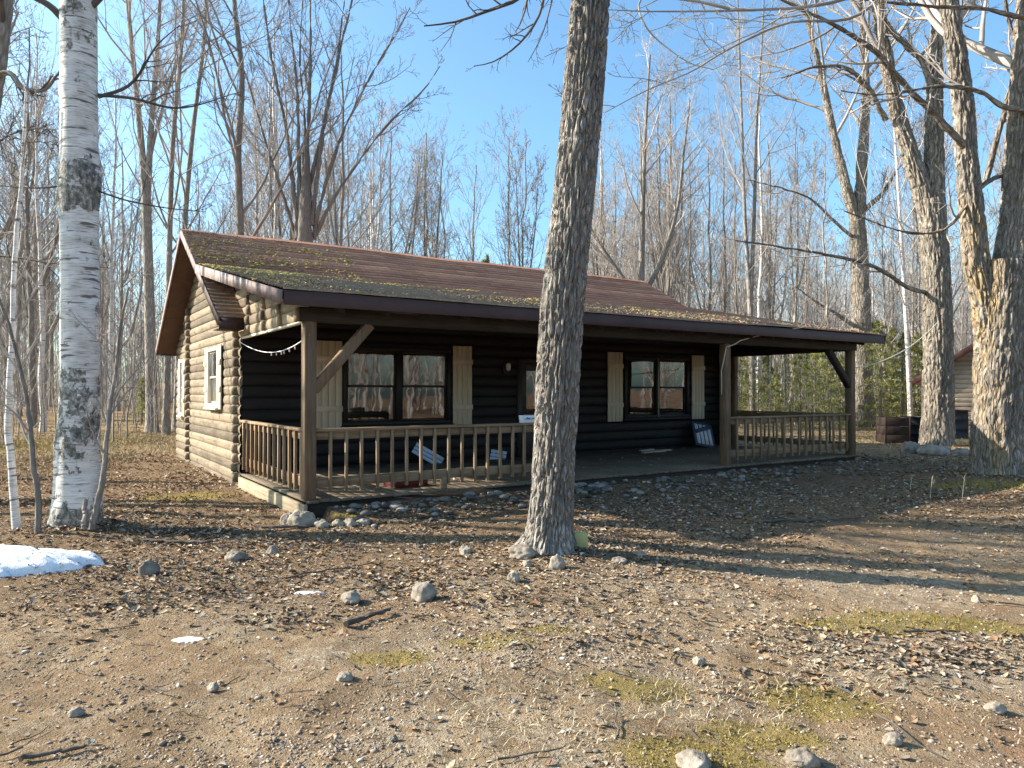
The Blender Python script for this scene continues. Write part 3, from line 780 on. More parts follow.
mb = MB()
for a, b, c_, d in ((DR[0], DR[0]+.09, .222, DR[3]), (DR[1]-.09, DR[1], .222, DR[3]), (DR[0]+.09, DR[1]-.09, DR[3]-.09, DR[3])): mb.bx(a, b, VF-.09, VF+.04, c_, d)
dframe = mb.build('door_frame', DOOR, cab)
mb = MB(); mb.bx(DR[0]+.09, DR[1]-.09, VF-.03, VF+.012, .23, 1.1); mb.bx(DR[0]+.09, DR[0]+.24, VF-.03, VF+.012, 1.1, DR[3]-.09); mb.bx(DR[1]-.24, DR[1]-.09, VF-.03, VF+.012, 1.1, DR[3]-.09); mb.bx(DR[0]+.24, DR[1]-.24, VF-.03, VF+.012, 2.05, DR[3]-.09)
door = bevel(tag(mb.build('door', DOOR, cab), 'dark front door with glazed upper half'), .004)
mb = MB(); mb.add([(DR[0]+.24, VF-.01, 1.1), (DR[1]-.24, VF-.01, 1.1), (DR[1]-.24, VF-.01, 2.05), (DR[0]+.24, VF-.01, 2.05)], [[0, 1, 2, 3]]); mb.build('pane', GLASS, door)
mb = MB(); mb.ico((DR[0]+.16, VF-.07, 1.1), (.032, .032, .032)); mb.tubes(np.array([[DR[0]+.16, VF-.03, 1.1], [DR[0]+.16, VF-.07, 1.1]]), np.array([.015, .015]), 8); mb.build('handle', BRASS, door, True)
cloth(door, front, DR[0]+.25, DR[1]-.25, 1.1, 2.05, CURTAIN_B, -.04, .006)
# porch lamp
lx = 5.28
mb = MB(); mb.bx(lx-.06, lx+.06, VF-.085, VF-.05, 1.98, 2.2); mb.beam((lx, VF-.08, 2.18), (lx, VF-.18, 2.2), .02, .02); mb.prism([(lx-.07, VF-.11), (lx+.07, VF-.11), (lx+.07, VF-.25), (lx-.07, VF-.25)], 2.19, 2.205, 2)
lamp = bevel(tag(mb.build('wall_lamp', METAL, cab), 'small porch lamp beside the door'), .003)
mb = MB(); mb.tubes(np.array([[lx, VF-.18, 2.19], [lx, VF-.18, 2.15], [lx, VF-.18, 2.06], [lx, VF-.18, 2.03]]), np.array([.03, .055, .045, .005]), 12); mb.build('lamp_shade', GLASS_L, lamp, True)
mb = MB(); mb.bx(5.02, 5.09, VF-.075, VF-.05, .78, .9); bevel(mb.build('wall_outlet', WHITEP, cab), .004)

# ------------------------------------------------------------------ things on and round the porch
def thing_mesh(mb, name, mat, loc, rz, label, cat, group=None, smooth=False, bev=0):
    o = mb.build(name, mat, None, smooth); o.location = loc; o.rotation_euler = (0, 0, rz); tag(o, label, cat, group)
    if bev: bevel(o, bev)
    return o
# hanging cord with clips
A = W(-.055, VF-.1, 2.44); Bp = W(.0, .02-.09, 2.33)
n = 30; P = np.array([[A.x+(Bp.x-A.x)*s, A.y+(Bp.y-A.y)*s, A.z+(Bp.z-A.z)*s-.19*4*s*(1-s)*(1+.35*(s-.3))] for s in np.linspace(0, 1, n)])
root = tag(empty('string_light', A), 'white cord of small hanging lights sagging across the left porch end', 'string light')
mb = MB(); mb.tubes(P-np.array(A), np.full(n, .007), 6); mb.build('cord', LCORD, root, True)
for k in (15, 17, 19, 20, 22, 24):
    q = P[k]-np.array(A); mb = MB(); mb.tubes(np.array([q, q+[.008, 0, -.02], q+[.005, .01, -.045], q+[.004, .01, -.052]]), np.array([.005, .010, .010, .002]), 6); mb.build('light_bulb', GLASS_L, root, True)
def rope(name, pts, sag, r, mat, label, cat):
    pts = [np.array(p) for p in pts]; out = []
    for a, b, s_ in zip(pts[:-1], pts[1:], sag):
        L = np.linalg.norm(b-a)
        for s in np.linspace(0, 1, 14)[:-1]: q = a+(b-a)*s; q = q.copy(); q[2] -= s_*4*s*(1-s); out.append(q)
    out.append(pts[-1]); out = np.array(out)
    mb = MB(); mb.tubes(out-out[0], np.full(len(out), r), 6); o = mb.build(name, mat, None, True); o.location = out[0]; tag(o, label, cat); return o
pt = np.array(W(7.9, -.075, 2.45))
rope('rope', [W(7.86, .04, 1.55), W(7.83, .02, 2.0), W(7.85, -.08, 2.44), W(8.1, -.2, 2.56), W(9.6, VE-.04, 2.86)], [.02, 0.01, 0.02, -.02], .010, ROPE, 'pale rope looped over the middle porch post and up to the eave', 'rope')
rope('clothesline', [W(LEN+.06, -.03, 2.12), at(938, 322, 21.05)], [.25], .012, ROPE, 'pale line strung from the right end post towards the maple trunk', 'clothesline')

# leaning slatted panel
mb = MB(); mb.bx(-.36, -.29, -.02, .02, 0, .62); mb.bx(.29, .36, -.02, .02, 0, .62); mb.bx(-.29, .29, -.02, .02, 0, .06); mb.bx(-.29, .29, -.02, .02, .58, .62); mb.beam((-.3, -.028, .36), (.32, -.028, .56), .1, .015, (0, 1, 0))
lp = thing_mesh(mb, 'folded_chair', BLUE, W(10.98, 3.22, .235), YAW, 'folded navy and white slatted chair leaning on the dark wall by the middle post', 'folded chair', bev=.004)
lp.rotation_euler = (rad(-22), rad(9), YAW)
for k in range(4):
    mb = MB(); x = -.26+k*.148; mb.bx(x, x+.105, -.012, .012, .06, .58); mb.build('slat', WHITEP, lp)
# leaning pale-blue boards behind the railing
for i, (u, z, ang, L, lab) in enumerate(((3.35, .36, 58, .62, 'pale blue board slumped against the dark wall under the left window'), (4.95, .27, 80, .34, 'small crumpled pale blue scrap on the deck behind the railing'))):
    mb = MB()
    for k in range(3): mb.bx(-.05+k*.075-.03, -.05+k*.075+.035, -.01-k*.004, .012-k*.004, -L/2, L/2)
    mb.bx(-.06, .14, .012, .03, -L*.35, -L*.27); mb.bx(-.06, .14, .012, .03, L*.25, L*.33)
    o = thing_mesh(mb, 'slatted_board', PALEBLUE, W(u, 3.32, z), 0, lab, 'board', bev=.003); o.rotation_euler = (rad(-12), rad(-ang), YAW)
    for dz in [0]: pass
# red tray
mb = MB(); mb.bx(-.27, .27, -.18, .18, 0, .015); mb.bx(-.27, .27, -.18, -.165, .015, .10); mb.bx(-.27, .27, .165, .18, .015, .10); mb.bx(-.27, -.255, -.165, .165, .015, .10); mb.bx(.255, .27, -.165, .165, .015, .10)
thing_mesh(mb, 'tray', REDP, W(1.62, .55, .227), YAW+.1, 'shallow dull red plastic tray on the deck behind the railing', 'tray', bev=.006)
# planter on rail
root = tag(empty('planter_box', W(3.45, 0, 1.127), YAW), 'white box with dark smudged marks sitting on the railing beside the maple trunk', 'box')
mb = MB(); mb.prism([(-.19, 0), (.19, 0), (.205, .14), (.19, .14), (.178, .02), (-.178, .02), (-.19, .14), (-.205, .14)], -.06, .06); mb.bx(-.185, .185, -.062, -.05, .01, .138); mb.bx(-.185, .185, .05, .062, .01, .138)
root.scale = (.85, .85, .8)
bevel(mb.build('box_body', WHITEBOX, root), .003)
for k, (x, w, z, h) in enumerate(tuple((-.15+.043*q, .012+.014*((q*7) % 3), .075+.004*((q*5) % 3), .03+.014*((q*3) % 2)) for q in range(8))):
    mb = MB(); mb.bx(x-w/2, x+w/2, -.0645, -.0622, z-h/2, z+h/2); mb.build('mark', BLUE, root)
# boards on deck
for i, (u, v, rz, z, L, lab) in enumerate(((8.75, 2.75, .12, .228, .75, 'short pale board lying on the deck nearest the porch edge'), (9.15, 2.95, -.05, .228, .62, 'short pale board lying on the deck close to the wall'), (8.7, 2.92, .25, .258, .5, 'topmost short pale board crossing the other two on the deck'))):
    mb = MB(); mb.bx(-L/2, L/2, -.05, .05, 0, .03); thing_mesh(mb, 'board', WOOD_PALE, W(u, v, z), YAW+rz, lab, 'board', bev=.003)
# bottle, ball / grey bucket
mb = MB(); mb.tubes(np.array([[0, 0, z] for z in (0, .005, .16, .2, .25, .27)]), np.array([.036, .04, .04, .03, .014, .013]), 14, True)
thing_mesh(mb, 'bottle', GREYP, W(5.0, 3.3, .227), 0, 'grey bottle standing on the deck near the door', 'bottle', smooth=True)
root = tag(empty('bucket', W(5.75, 3.2, .227), .3), 'dark grey bucket standing on the deck by the front door', 'bucket')
mb = MB(); mb.tubes(np.array([[0, 0, z] for z in (.0, .01, .26, .275, .275, .26, .02)]), np.array([.10, .105, .135, .142, .132, .128, .10]), 20, True); mb.build('bucket_body', GREYP, root, True)
mb = MB(); a = np.linspace(0, np.pi, 12); mb.tubes(np.stack([.14*np.cos(a), .05+.03*np.sin(a), .26+.06*np.sin(a)], -1), np.full(12, .004), 5); mb.build('handle', METAL, root, True)

# ------------------------------------------------------------------ stones, block, sticks, snow
def stone(px, py, wpx, hpx, label, mat=STONE, D=None, seed=0, group=None, flat=1.0):
    D = D if D else None
    # ground depth under that pixel
    d = 5.0
    for _ in range(30):
        g = at(px, py, d); zt = T(g[0], g[1]); d = d*(1+.6*(g[2]-zt)/max(.2, EYE-zt)) if D is None else D
    g = at(px, py, d); r = wpx/2*d/FPX*.92; h = hpx*d/FPX*.9
    V = ICO4[0].copy(); nn = fbm(V*1.3+seed*7.1, 3, seed)
    V = V*(0.72+.56*nn)[:, None]
    # soft facets
    for k in range(5):
        nr = np.random.default_rng(seed*9+k).normal(size=3); nr /= np.linalg.norm(nr); dd_ = V@nr; m = dd_ > .74; V[m] -= nr*((dd_[m]-.74)*.85)[:, None]
    V += (fbm(V*4+seed*3.3, 3, seed+50)-.5)[:, None]*V*.42
    V *= np.array([r*1.05, r*random.uniform(.75, 1.0), h*.74])
    mb = MB(); mb.add(V, ICO4[1])
    o = mb.build('stone', mat, None, True); o.location = (g[0], g[1]+r*.6, T(g[0], g[1]+r*.6)+h*.08); o.rotation_euler = (0, 0, random.uniform(-.4, .4))
    tag(o, label, 'stone', group); return o
STN = [
 (301, 527, 30, 20, 'large pale rounded stone beneath the front left porch post', STONE_PALE), (286, 524, 15, 15, 'tan stone tucked left of the pale one under the porch post', STONE),
 (321, 527, 17, 9, 'first small pale stone right of the porch corner', STONE_PALE), (337, 526, 13, 8, 'second small stone right of the porch corner', STONE_PALE), (349, 525, 14, 8, 'third small stone right of the porch corner', STONE_PALE), (362, 524, 15, 7, 'flat fourth stone right of the porch corner', STONE_PALE),
 (145, 575, 21, 20, 'upright grey stone right of the snow patch', STONE), (233, 560, 23, 13, 'grey stone alone on bare ground before the porch corner', STONE),
 (423, 598, 28, 17, 'round grey brown stone on the bare ground left of the maple', STONE), (350, 602, 22, 11, 'low pale stone left of the round one', STONE), (271, 553, 12, 9, 'small grey stone in front of the porch steps corner', STONE),
 (523, 556, 30, 13, 'long tan stone at the left foot of the maple', STONE), (557, 567, 17, 14, 'egg shaped stone at the front foot of the maple', STONE_PALE), (527, 566, 11, 8, 'small stone just left of the egg shaped one', STONE), (514, 580, 13, 11, 'angular tan stone in front of the maple', STONE_PALE),
 (465, 553, 14, 9, 'grey stone between porch and maple', STONE), (345, 681, 17, 10, 'small dark grey stone in the dirt foreground', STONE), (392, 740, 11, 5, 'small grey stone near the bottom of the drive', STONE),
 (698, 768, 36, 15, 'grey flat stone at the mossy edge of the drive', STONE), (806, 766, 36, 19, 'broad grey stone set in the drive right of the mossy edge', STONE), (73, 715, 16, 9, 'tan stone in the dirt at the lower left', STONE), (212, 690, 12, 8, 'little pale stone beside the dark bark scrap', STONE_PALE),
 (700, 664, 14, 8, 'pale stone in the sandy middle of the drive', STONE_PALE), (978, 602, 9, 8, 'tiny pale stone on the moss patch', STONE_PALE), (896, 744, 20, 13, 'grey stone in the gravel at the lower right', STONE), (1000, 712, 22, 10, 'flat stone in gravel near the right edge', STONE),
 (914, 453, 20, 18, 'tall boulder at the left foot of the far maple', STONE), (940, 455, 33, 14, 'long low boulder at the foot of the far maple', STONE), (964, 455, 20, 9, 'low boulder right of the far maple', STONE),
 (620, 563, 16, 7, 'flat stone in the shadow right of the maple', STONE), (640, 556, 12, 6, 'small stone behind the lime block', STONE)]
for i, s in enumerate(STN): stone(*s[:4], s[4], s[5], seed=i+1)
# rough rubble along the porch edge and round pebbles : uncountable
mb = MB(); rr = np.random.default_rng(5)
for k in range(330):
    u = rr.uniform(.3, 12.6); v = -.18-abs(rr.normal(0, .38))
    if rr.random() < .25: v = -.2-rr.uniform(0, 2.4)
    p = W(u, v); r = rr.uniform(.02, .075)*(1 if v > -.9 else .6)*(1 if u < 5 else .75); V = ICO2[0]*(0.75+.5*vnoise(ICO2[0]*1.6+k*3.1))[:, None]*np.array([r*1.25, r, r*.62])
    a = rr.uniform(0, 6.28); M = np.array([[math.cos(a), -math.sin(a), 0], [math.sin(a), math.cos(a), 0], [0, 0, 1]])
    g = rr.uniform(.07, .27); c = np.tile(np.array([g, g*.9, g*.79, 1]), (len(V), 1))
    mb.add(V@M.T+np.array([p.x, p.y, T(p.x, p.y)+r*.2]), ICO2[1], col=c)
tag(mb.build('rubble', PEBBLE, None, True), 'grey rubble stones strewn along the porch edge', 'rubble', kind='stuff')
mb = MB(); mb.bx(-.085, .085, -.05, .05, 0, .15)
g = at(578, 560, 7.0); thing_mesh(mb, 'block', LIME, (.66, 7.15, T(.66, 7.15)-.01), .2, 'small lime yellow block standing right of the maple trunk', 'block', bev=.01)
# snow
def snow(cx, cy, rx, ry, h, label, seed):
    xs = np.linspace(-1, 1, 60); A, B = np.meshgrid(xs, xs); r = np.hypot(A, B)
    e = 1+.5*(fbm(xy0(A*1.7+seed, B*1.7), 4, seed)-.5)*1.6
    pr = np.clip(1-(r/(.9*e))**2.2, -.2, 1); z = np.where(pr > 0, np.sqrt(np.clip(pr, 0, 1)), pr)*h*(.75+.5*fbm(xy0(A*2.2, B*2.2+seed), 4, seed+3))
    Xw = cx+A*rx; Yw = cy+B*ry
    Zw = terr(Xw, Yw)+z-.015+np.where(pr > 0, (fbm(xy0(A*9, B*9), 3, seed+8)-.5)*.2*h, 0)
    V = np.stack([Xw-cx, Yw-cy, Zw], -1).reshape(-1, 3); q = np.arange(3600).reshape(60, 60)
    mb = MB(); mb.add(V, np.stack([q[:-1, :-1], q[:-1, 1:], q[1:, 1:], q[1:, :-1]], -1).reshape(-1, 4))
    o = mb.build('snow_patch', SNOW, None, True); o.location = (cx, cy, 0); tag(o, label, 'snow')
snow(-4.82, 6.5, 1.2, .36, .20, 'last bank of old snow left of the birch foot', 2)
rgs = np.random.default_rng(12); nn_ = 130; xs_ = rgs.uniform(-5.6, -3.75, nn_); ys_ = rgs.uniform(6.2, 6.75, nn_)
dg = bpy.context.evaluated_depsgraph_get(); dg.update(); Pq = []
for a_, b_ in zip(xs_, ys_):
    ok, loc, nr_, ix, ob_, mm_ = SC.ray_cast(dg, Vector((a_, b_, 1.0)), Vector((0, 0, -1)))
    if ok and ob_.name.startswith('snow'): Pq.append(loc)
snow_bits = np.array(Pq) if Pq else np.zeros((0, 3))
snow(-2.06, 4.62, .12, .04, .022, 'small sliver of snow on the bare dirt', 4)
snow(-1.6, 5.72, .13, .045, .02, 'thin sliver of snow in front of the porch', 6)
def stick(p0, p1, r, label, name='branch', cat='branch', seed=0):
    a = np.array([p0[0], p0[1], T(*p0)+r*.8]); b = np.array([p1[0], p1[1], T(*p1)+r*.9]); n = 14
    rg = np.random.default_rng(seed); L = np.linalg.norm(b-a)
    P = a+(b-a)*np.linspace(0, 1, n)[:, None]+rg.normal(0, L*.018, (n, 3))*[1, 1, .4]
    mb = MB(); mb.tubes(P-a, r*np.linspace(1, .6, n)*rg.uniform(.8, 1.2, n), 9, True)
    for k in (5, 9):
        d = rg.normal(0, 1, 3); d[2] = abs(d[2])*.4; d /= np.linalg.norm(d); q = P[k]-a
        mb.tubes(np.array([q, q+d*L*.12, q+d*L*.2+[0, 0, -.01]]), np.array([r*.4, r*.3, r*.12]), 5)
    o = mb.build(name, STUMPY, None, True); o.location = a; tag(o, label, cat)
stick((-1.12, 4.85), (-.88, 5.2), .022, 'thick dark broken branch lying in the dirt', seed=1)
stick((-2.12, 3.12), (-1.9, 3.22), .012, 'dark bark scrap of branch at the lower left', seed=2)
stick((2.75, 5.15), (3.25, 5.2), .01, 'thin stick lying across the moss patch', seed=3)
stick((.55, 4.12), (.72, 4.0), .009, 'short pale stick beside the small moss patch', seed=4)
stick((-3.9, 7.6), (-3.1, 7.5), .02, 'grey stick lying right of the birch foot', seed=5)
stick((-2.3, 8.5), (-2.9, 8.35), .02, 'thin stick in the shadow before the porch end', seed=6)
stick((3.2, 9.2), (4.6, 9.5), .02, 'long thin branch in the shade before the right porch', seed=7)
stick((-1.9, 6.15), (-1.2, 6.7), .008, 'slender twig lying beside the snow sliver', seed=8)

# ------------------------------------------------------------------ drums, bin
def drum(loc, label, r=.29, h=.88, tilt=0, dent=0):
    root = tag(empty('steel_drum', loc, random.uniform(0, 3)), label, 'barrel')
    zs, rs = [], []
    for z, k in ((0, .985), (.012, 1.0), (.03, 1.0), (.035, .975), (.28, .975), (.29, 1.0), (.31, 1.0), (.32, .975), (.58, .975), (.59, 1.0), (.61, 1.0), (.62, .975), (.86, .975), (.865, 1.0), (.88, 1.0)):
        zs.append(z*h/.88); rs.append(r*k)
    mb = MB(); mb.tubes(np.array([[0, 0, z] for z in zs]), np.array(rs), 36); mb.build('drum_body', BARREL, root, True)
    mb = MB(); a = np.linspace(0, 2*np.pi, 37)[:-1]; mb.add(np.stack([r*.97*np.cos(a), r*.97*np.sin(a), np.full(36, h-.02)], -1), [list(range(36))]); mb.build('lid', BARREL, root)
    root.rotation_euler = (tilt, 0, .4); return root
drum((15.05, 24.3, T(15.05, 24.3)-.02), 'black steel drum standing before the small log garage', .31, .95)
drum((12.55, 22.6, T(12.55, 22.6)-.02), 'black steel drum partly hidden behind the maple next to the rusty bin', .36, .8)
root = tag(empty('burn_bin', (11.75, 22.2, T(11.75, 22.2)), -.12), 'square rusty brown steel bin left of the far maple', 'bin')
mb = MB()
for k in range(3):
    z0 = k*.26; mb.bx(-.36, .36, -.36, -.34, z0, z0+.25); mb.bx(-.36, .36, .34, .36, z0, z0+.25); mb.bx(-.36, -.34, -.34, .34, z0, z0+.25); mb.bx(.34, .36, -.34, .34, z0, z0+.25)
mb.bx(-.35, .35, -.35, .35, 0, .02); bevel(mb.build('bin_body', RUST, root), .004)
mb = MB()
for x in (-.37, .33):
    for y in (-.37, .33): mb.bx(x, x+.04, y, y+.04, 0, .80)
mb.build('corner_angle', RUST, root)

# ------------------------------------------------------------------ small log garage at right
gar = tag(empty('log_garage', (14.75, 25.4, .05), rad(-33)), 'small log garage with reddish roof edge behind the maples', 'garage')
gw = 4.1; ze = 2.25; pk = ze+gw*.68
def sp_(z): return (0.0, 2*gw) if z < ze-.1 else (min(gw-.01, (z-ze+.1)/.68), max(gw+.01, 2*gw-(z-ze+.1)/.68))
mb = MB(); log_wall(mb, -.1, pk-.15, sp_, lambda a, o, z: (a, -o, z), [(1.62, 2.0, 1.45, 2.05), (5.6, 6.6, 1.1, 2.1)], .16, .04); mb.build('gable_wall', LOG_GREY, gar)
mb = MB(); log_wall(mb, -.1, ze-.1, lambda z: (0.0, 6.0), lambda a, o, z: (-o, a, z), [], .16, .04); log_wall(mb, -.1, ze-.1, lambda z: (0.0, 6.0), lambda a, o, z: (2*gw+o, a, z), [], .16, .04); mb.build('side_wall', LOG_GREY, gar)
mb = MB()
for sg in (0, 1):
    f = lambda x: x if not sg else 2*gw-x
    a = (f(-.5), ze-.5*.68); b = (f(gw), pk)
    v = [(a[0], -.45, a[1]), (a[0], 6.4, a[1]), (b[0], 6.4, b[1]), (b[0], -.45, b[1])]
    mb.add(v+[(x, y, z-.1) for x, y, z in v], [[0, 1, 2, 3], [7, 6, 5, 4], [0, 4, 5, 1], [1, 5, 6, 2], [3, 2, 6, 7], [0, 3, 7, 4]])
RED = m_plain('red_brown_paint', (.10, .042, .034), .6, .15)
mb.build('roof', SHINGLE, gar)
for sg in (0, 1):
    f = lambda x: x if not sg else 2*gw-x
    mb = MB(); mb.beam((f(-.53), -.475, ze-.53*.68-.05), (f(gw), -.475, pk-.05), .04, .2); bevel(mb.build('rake_board', RED, gar), .004)
mb = MB(); quad(mb, [(.1, .3, 0), (2*gw-.1, .3, 0), (2*gw-.1, .3, ze), (.1, .3, ze)]); mb.build('inner_wall', ROOM, gar)
for o in ((1.62, 2.0, 1.45, 2.05), (5.6, 6.6, 1.1, 2.1)):
    mb = MB()
    for a, b, c_, d in ((o[0], o[0]+.06, o[2], o[3]), (o[1]-.06, o[1], o[2], o[3]), (o[0]+.06, o[1]-.06, o[3]-.06, o[3]), (o[0]+.06, o[1]-.06, o[2], o[2]+.06)): mb.bx(a, b, -.065, .02, c_, d)
    wf = mb.build('window', TRIM, gar)
    mb = MB(); quad(mb, [(o[0]+.06, -.01, o[2]+.06), (o[1]-.06, -.01, o[2]+.06), (o[1]-.06, -.01, o[3]-.06), (o[0]+.06, -.01, o[3]-.06)]); mb.build('pane', GLASS, wf)

# ------------------------------------------------------------------ trees
def nrm(a): return a/(np.linalg.norm(a, axis=-1, keepdims=True)+1e-9)
def spline(pts, n):
    p = np.asarray(pts, float)
    if len(p) == 2: return p[0]+(p[1]-p[0])*np.linspace(0, 1, n)[:, None]
    d = np.concatenate([[0], np.cumsum(np.linalg.norm(np.diff(p[:, :3], axis=0), axis=1))])
    m = np.gradient(p, d, axis=0); s = np.linspace(0, d[-1], n); k = np.clip(np.searchsorted(d, s, 'right')-1, 0, len(d)-2)
    h = (d[k+1]-d[k])[:, None]; t = ((s-d[k])/h[:, 0])[:, None]
    return (2*t**3-3*t**2+1)*p[k]+(t**3-2*t**2+t)*h*m[k]+(-2*t**3+3*t**2)*p[k+1]+(t**3-t**2)*h*m[k+1]
def kids(rng, P, R, k, t0, t1, ang, lenf, radf, N, up=.1, wob=.1, rmin=.003, flat=0.0, Ls=None, rtip=.35):
    """k children on every parent (B,N,3) -> (B*k,N2,3)"""
    B, M, _ = P.shape
    L = np.linalg.norm(np.diff(P, axis=1), axis=2).sum(1) if Ls is None else Ls
    t = t0+(t1-t0)*(np.arange(k)[None]+rng.uniform(0, 1, (B, k)))/k
    f = t*(M-1); i = np.clip(f.astype(int), 0, M-2); w = (f-i)[..., None]
    b = np.arange(B)[:, None]
    base = P[b, i]*(1-w)+P[b, i+1]*w; tan = nrm(P[b, i+1]-P[b, i]); r = R[b, i]*(1-w[..., 0])+R[b, i+1]*w[..., 0]
    base = base.reshape(-1, 3); tan = tan.reshape(-1, 3); r = r.reshape(-1)
    ref = nrm(rng.normal(size=base.shape)); n1 = nrm(np.cross(tan, ref))
    if flat: n1[:, 2] *= (1-flat); n1 = nrm(n1)
    a = rad(ang)*rng.uniform(.7, 1.25, len(base))
    d = nrm(np.cos(a)[:, None]*tan+np.sin(a)[:, None]*n1)
    ll = np.repeat(L, k)*lenf*(1-.55*((t-t0)/(t1-t0+1e-6))).reshape(-1)*rng.uniform(.6, 1.25, len(base))
    pts = [base]; cur = d
    for j in range(1, N):
        cur = nrm(cur+np.array([0, 0, up])/N*2+rng.normal(0, wob, cur.shape))
        pts.append(pts[-1]+cur*(ll/(N-1))[:, None])
    P2 = np.stack(pts, 1); r0 = np.maximum(r*radf, rmin)
    R2 = np.maximum(r0[:, None]*np.linspace(1, rtip, N)[None]**1.0, rmin*.7)
    return P2, R2
def crown_levels(mb, rng, P, R, spec):
    """spec: list of dict per level"""
    cur = (P, R); allp = []
    for sp in spec:
        S = sp.pop('S', 4); 
        P2, R2 = kids(rng, *cur, **sp); mb.tubes(P2, R2, S); cur = (P2, R2); allp.append(cur)
    return allp
def hi_trunk(mb, pts, rads, S=72, step=.035, amp=.018, k=20, kz=3.4, flare=.5, lobes=5, seed=0, mode='furrow', groundz=None, fl=.22, bumps=()):
    pts = np.asarray(pts, float); L = np.linalg.norm(np.diff(pts, axis=0), axis=1).sum(); n = max(8, int(L/step))
    q = spline(np.concatenate([pts, np.asarray(rads)[:, None]], 1), n); P = q[:, :3]; R = q[:, 3]
    tn = nrm(np.gradient(P, axis=0)); n1 = nrm(np.cross(tn, np.array([0, 1., 0]))); n2 = np.cross(tn, n1)
    a = np.arange(S)*2*np.pi/S; ca, sa = np.cos(a), np.sin(a)
    d = np.concatenate([[0], np.cumsum(np.linalg.norm(np.diff(P, axis=0), axis=1))])
    rr = R[:, None]*np.ones((1, S))
    if flare:
        z = P[:, 2]-(P[0, 2] if groundz is None else groundz); e = np.exp(-np.clip(z, 0, 9)/fl)[:, None]
        ph = np.random.default_rng(seed).uniform(0, 6.28, 3)
        rr = rr*(1+e*flare*(.55+.45*np.cos(lobes*a+ph[0])[None]*.7+.3*np.cos((lobes-2)*a+ph[1])[None]))
    for (z0, w, am, az) in bumps:
        rr = rr*(1+am*np.exp(-((P[:, 2]-z0)/w)**2)[:, None]*(.6+.4*np.cos(a-az)[None]))
    N3 = lambda kk, kzz, sd: fbm(np.stack([ca[None]*R[:, None]*kk, sa[None]*R[:, None]*kk, d[:, None]*kzz*np.ones((1, S))], -1), 3, sd)
    low = fbm(np.stack([ca[None]*1.2+0*R[:, None], sa[None]*1.2+0*R[:, None], d[:, None]*1.1*np.ones((1, S))], -1), 2, seed+40)
    rr = rr*(1+(low-.5)*.16)
    if mode == 'furrow':
        rg = 1-np.abs(2*N3(k, kz, seed)-1); rg2 = N3(k*2.6, kz*3.5, seed+9)
        rr = rr+amp*(-1.6*np.clip(rg-.72, 0, .3)/.28+.55*(rg2-.5))
    else:
        rr = rr+amp*(N3(k, kz, seed)-.5)
    V = P[:, None]+rr[..., None]*(ca[None, :, None]*n1[:, None]+sa[None, :, None]*n2[:, None])
    idx = np.arange(n*S).reshape(n, S); i0 = idx[:-1]; i1 = idx[1:]
    F = np.stack([i0, np.roll(i0, -1, 1), np.roll(i1, -1, 1), i1], -1).reshape(-1, 4)
    per = 2*np.pi*R.mean(); u0 = np.broadcast_to(a[None]/(2*np.pi)*per, (n-1, S)); u1 = u0+per/S
    l0 = np.broadcast_to(d[:-1, None], (n-1, S)); l1 = np.broadcast_to(d[1:, None], (n-1, S))
    uv = np.stack([np.stack([u0, l0], -1), np.stack([u1, l0], -1), np.stack([u1, l1], -1), np.stack([u0, l1], -1)], -2).reshape(-1, 4, 2)
    mb.add(V.reshape(-1, 3), F, uv=uv)
    return P, R
def limb_px(px, D0, D1, n=18):
    p = [at(x, y, D0+(D1-D0)*i/(len(px)-1)) for i, (x, y) in enumerate(px)]
    return spline(p, n)
def rel(P, o): return np.asarray(P)-np.asarray(o)

# --- centre maple
b = np.array([.36, 7.03, T(.36, 7.03)-.06]); D = 7.03
pp = [b]+[at(x, y, D) for x, y in ((552, 500), (557, 400), (563, 300), (573, 200), (583, 100), (590, 0), (600, -150), (612, -320), (622, -480), (628, -680))]
rd = [.222, .213, .21, .208, .203, .20, .195, .185, .17, .14, .10]
root = tag(empty('maple_tree', b), 'leaning maple trunk with furrowed bark in front of the porch, reaching out of the picture', 'tree')
mb = MB(); P, R = hi_trunk(mb, rel(pp, b), rd, 170, .016, .022, 34, 4.6, .55, 5, 3, groundz=.05, fl=.13)
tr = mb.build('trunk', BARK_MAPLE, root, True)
rng = np.random.default_rng(31); mb = MB()
i = np.linspace(int(len(P)*.6), len(P)-1, 24).astype(int)
crown_levels(mb, rng, P[i][None], R[i][None], [dict(k=11, t0=.05, t1=.98, ang=48, lenf=.75, radf=.5, N=12, up=.35, wob=.07, S=6), dict(k=6, t0=.25, t1=1, ang=45, lenf=.5, radf=.6, N=8, up=.2, wob=.1, S=4), dict(k=5, t0=.2, t1=1, ang=45, lenf=.5, radf=.6, N=5, up=.1, wob=.12, S=3), dict(k=3, t0=.2, t1=1, ang=45, lenf=.5, radf=.6, N=4, up=.1, wob=.12, S=3)])
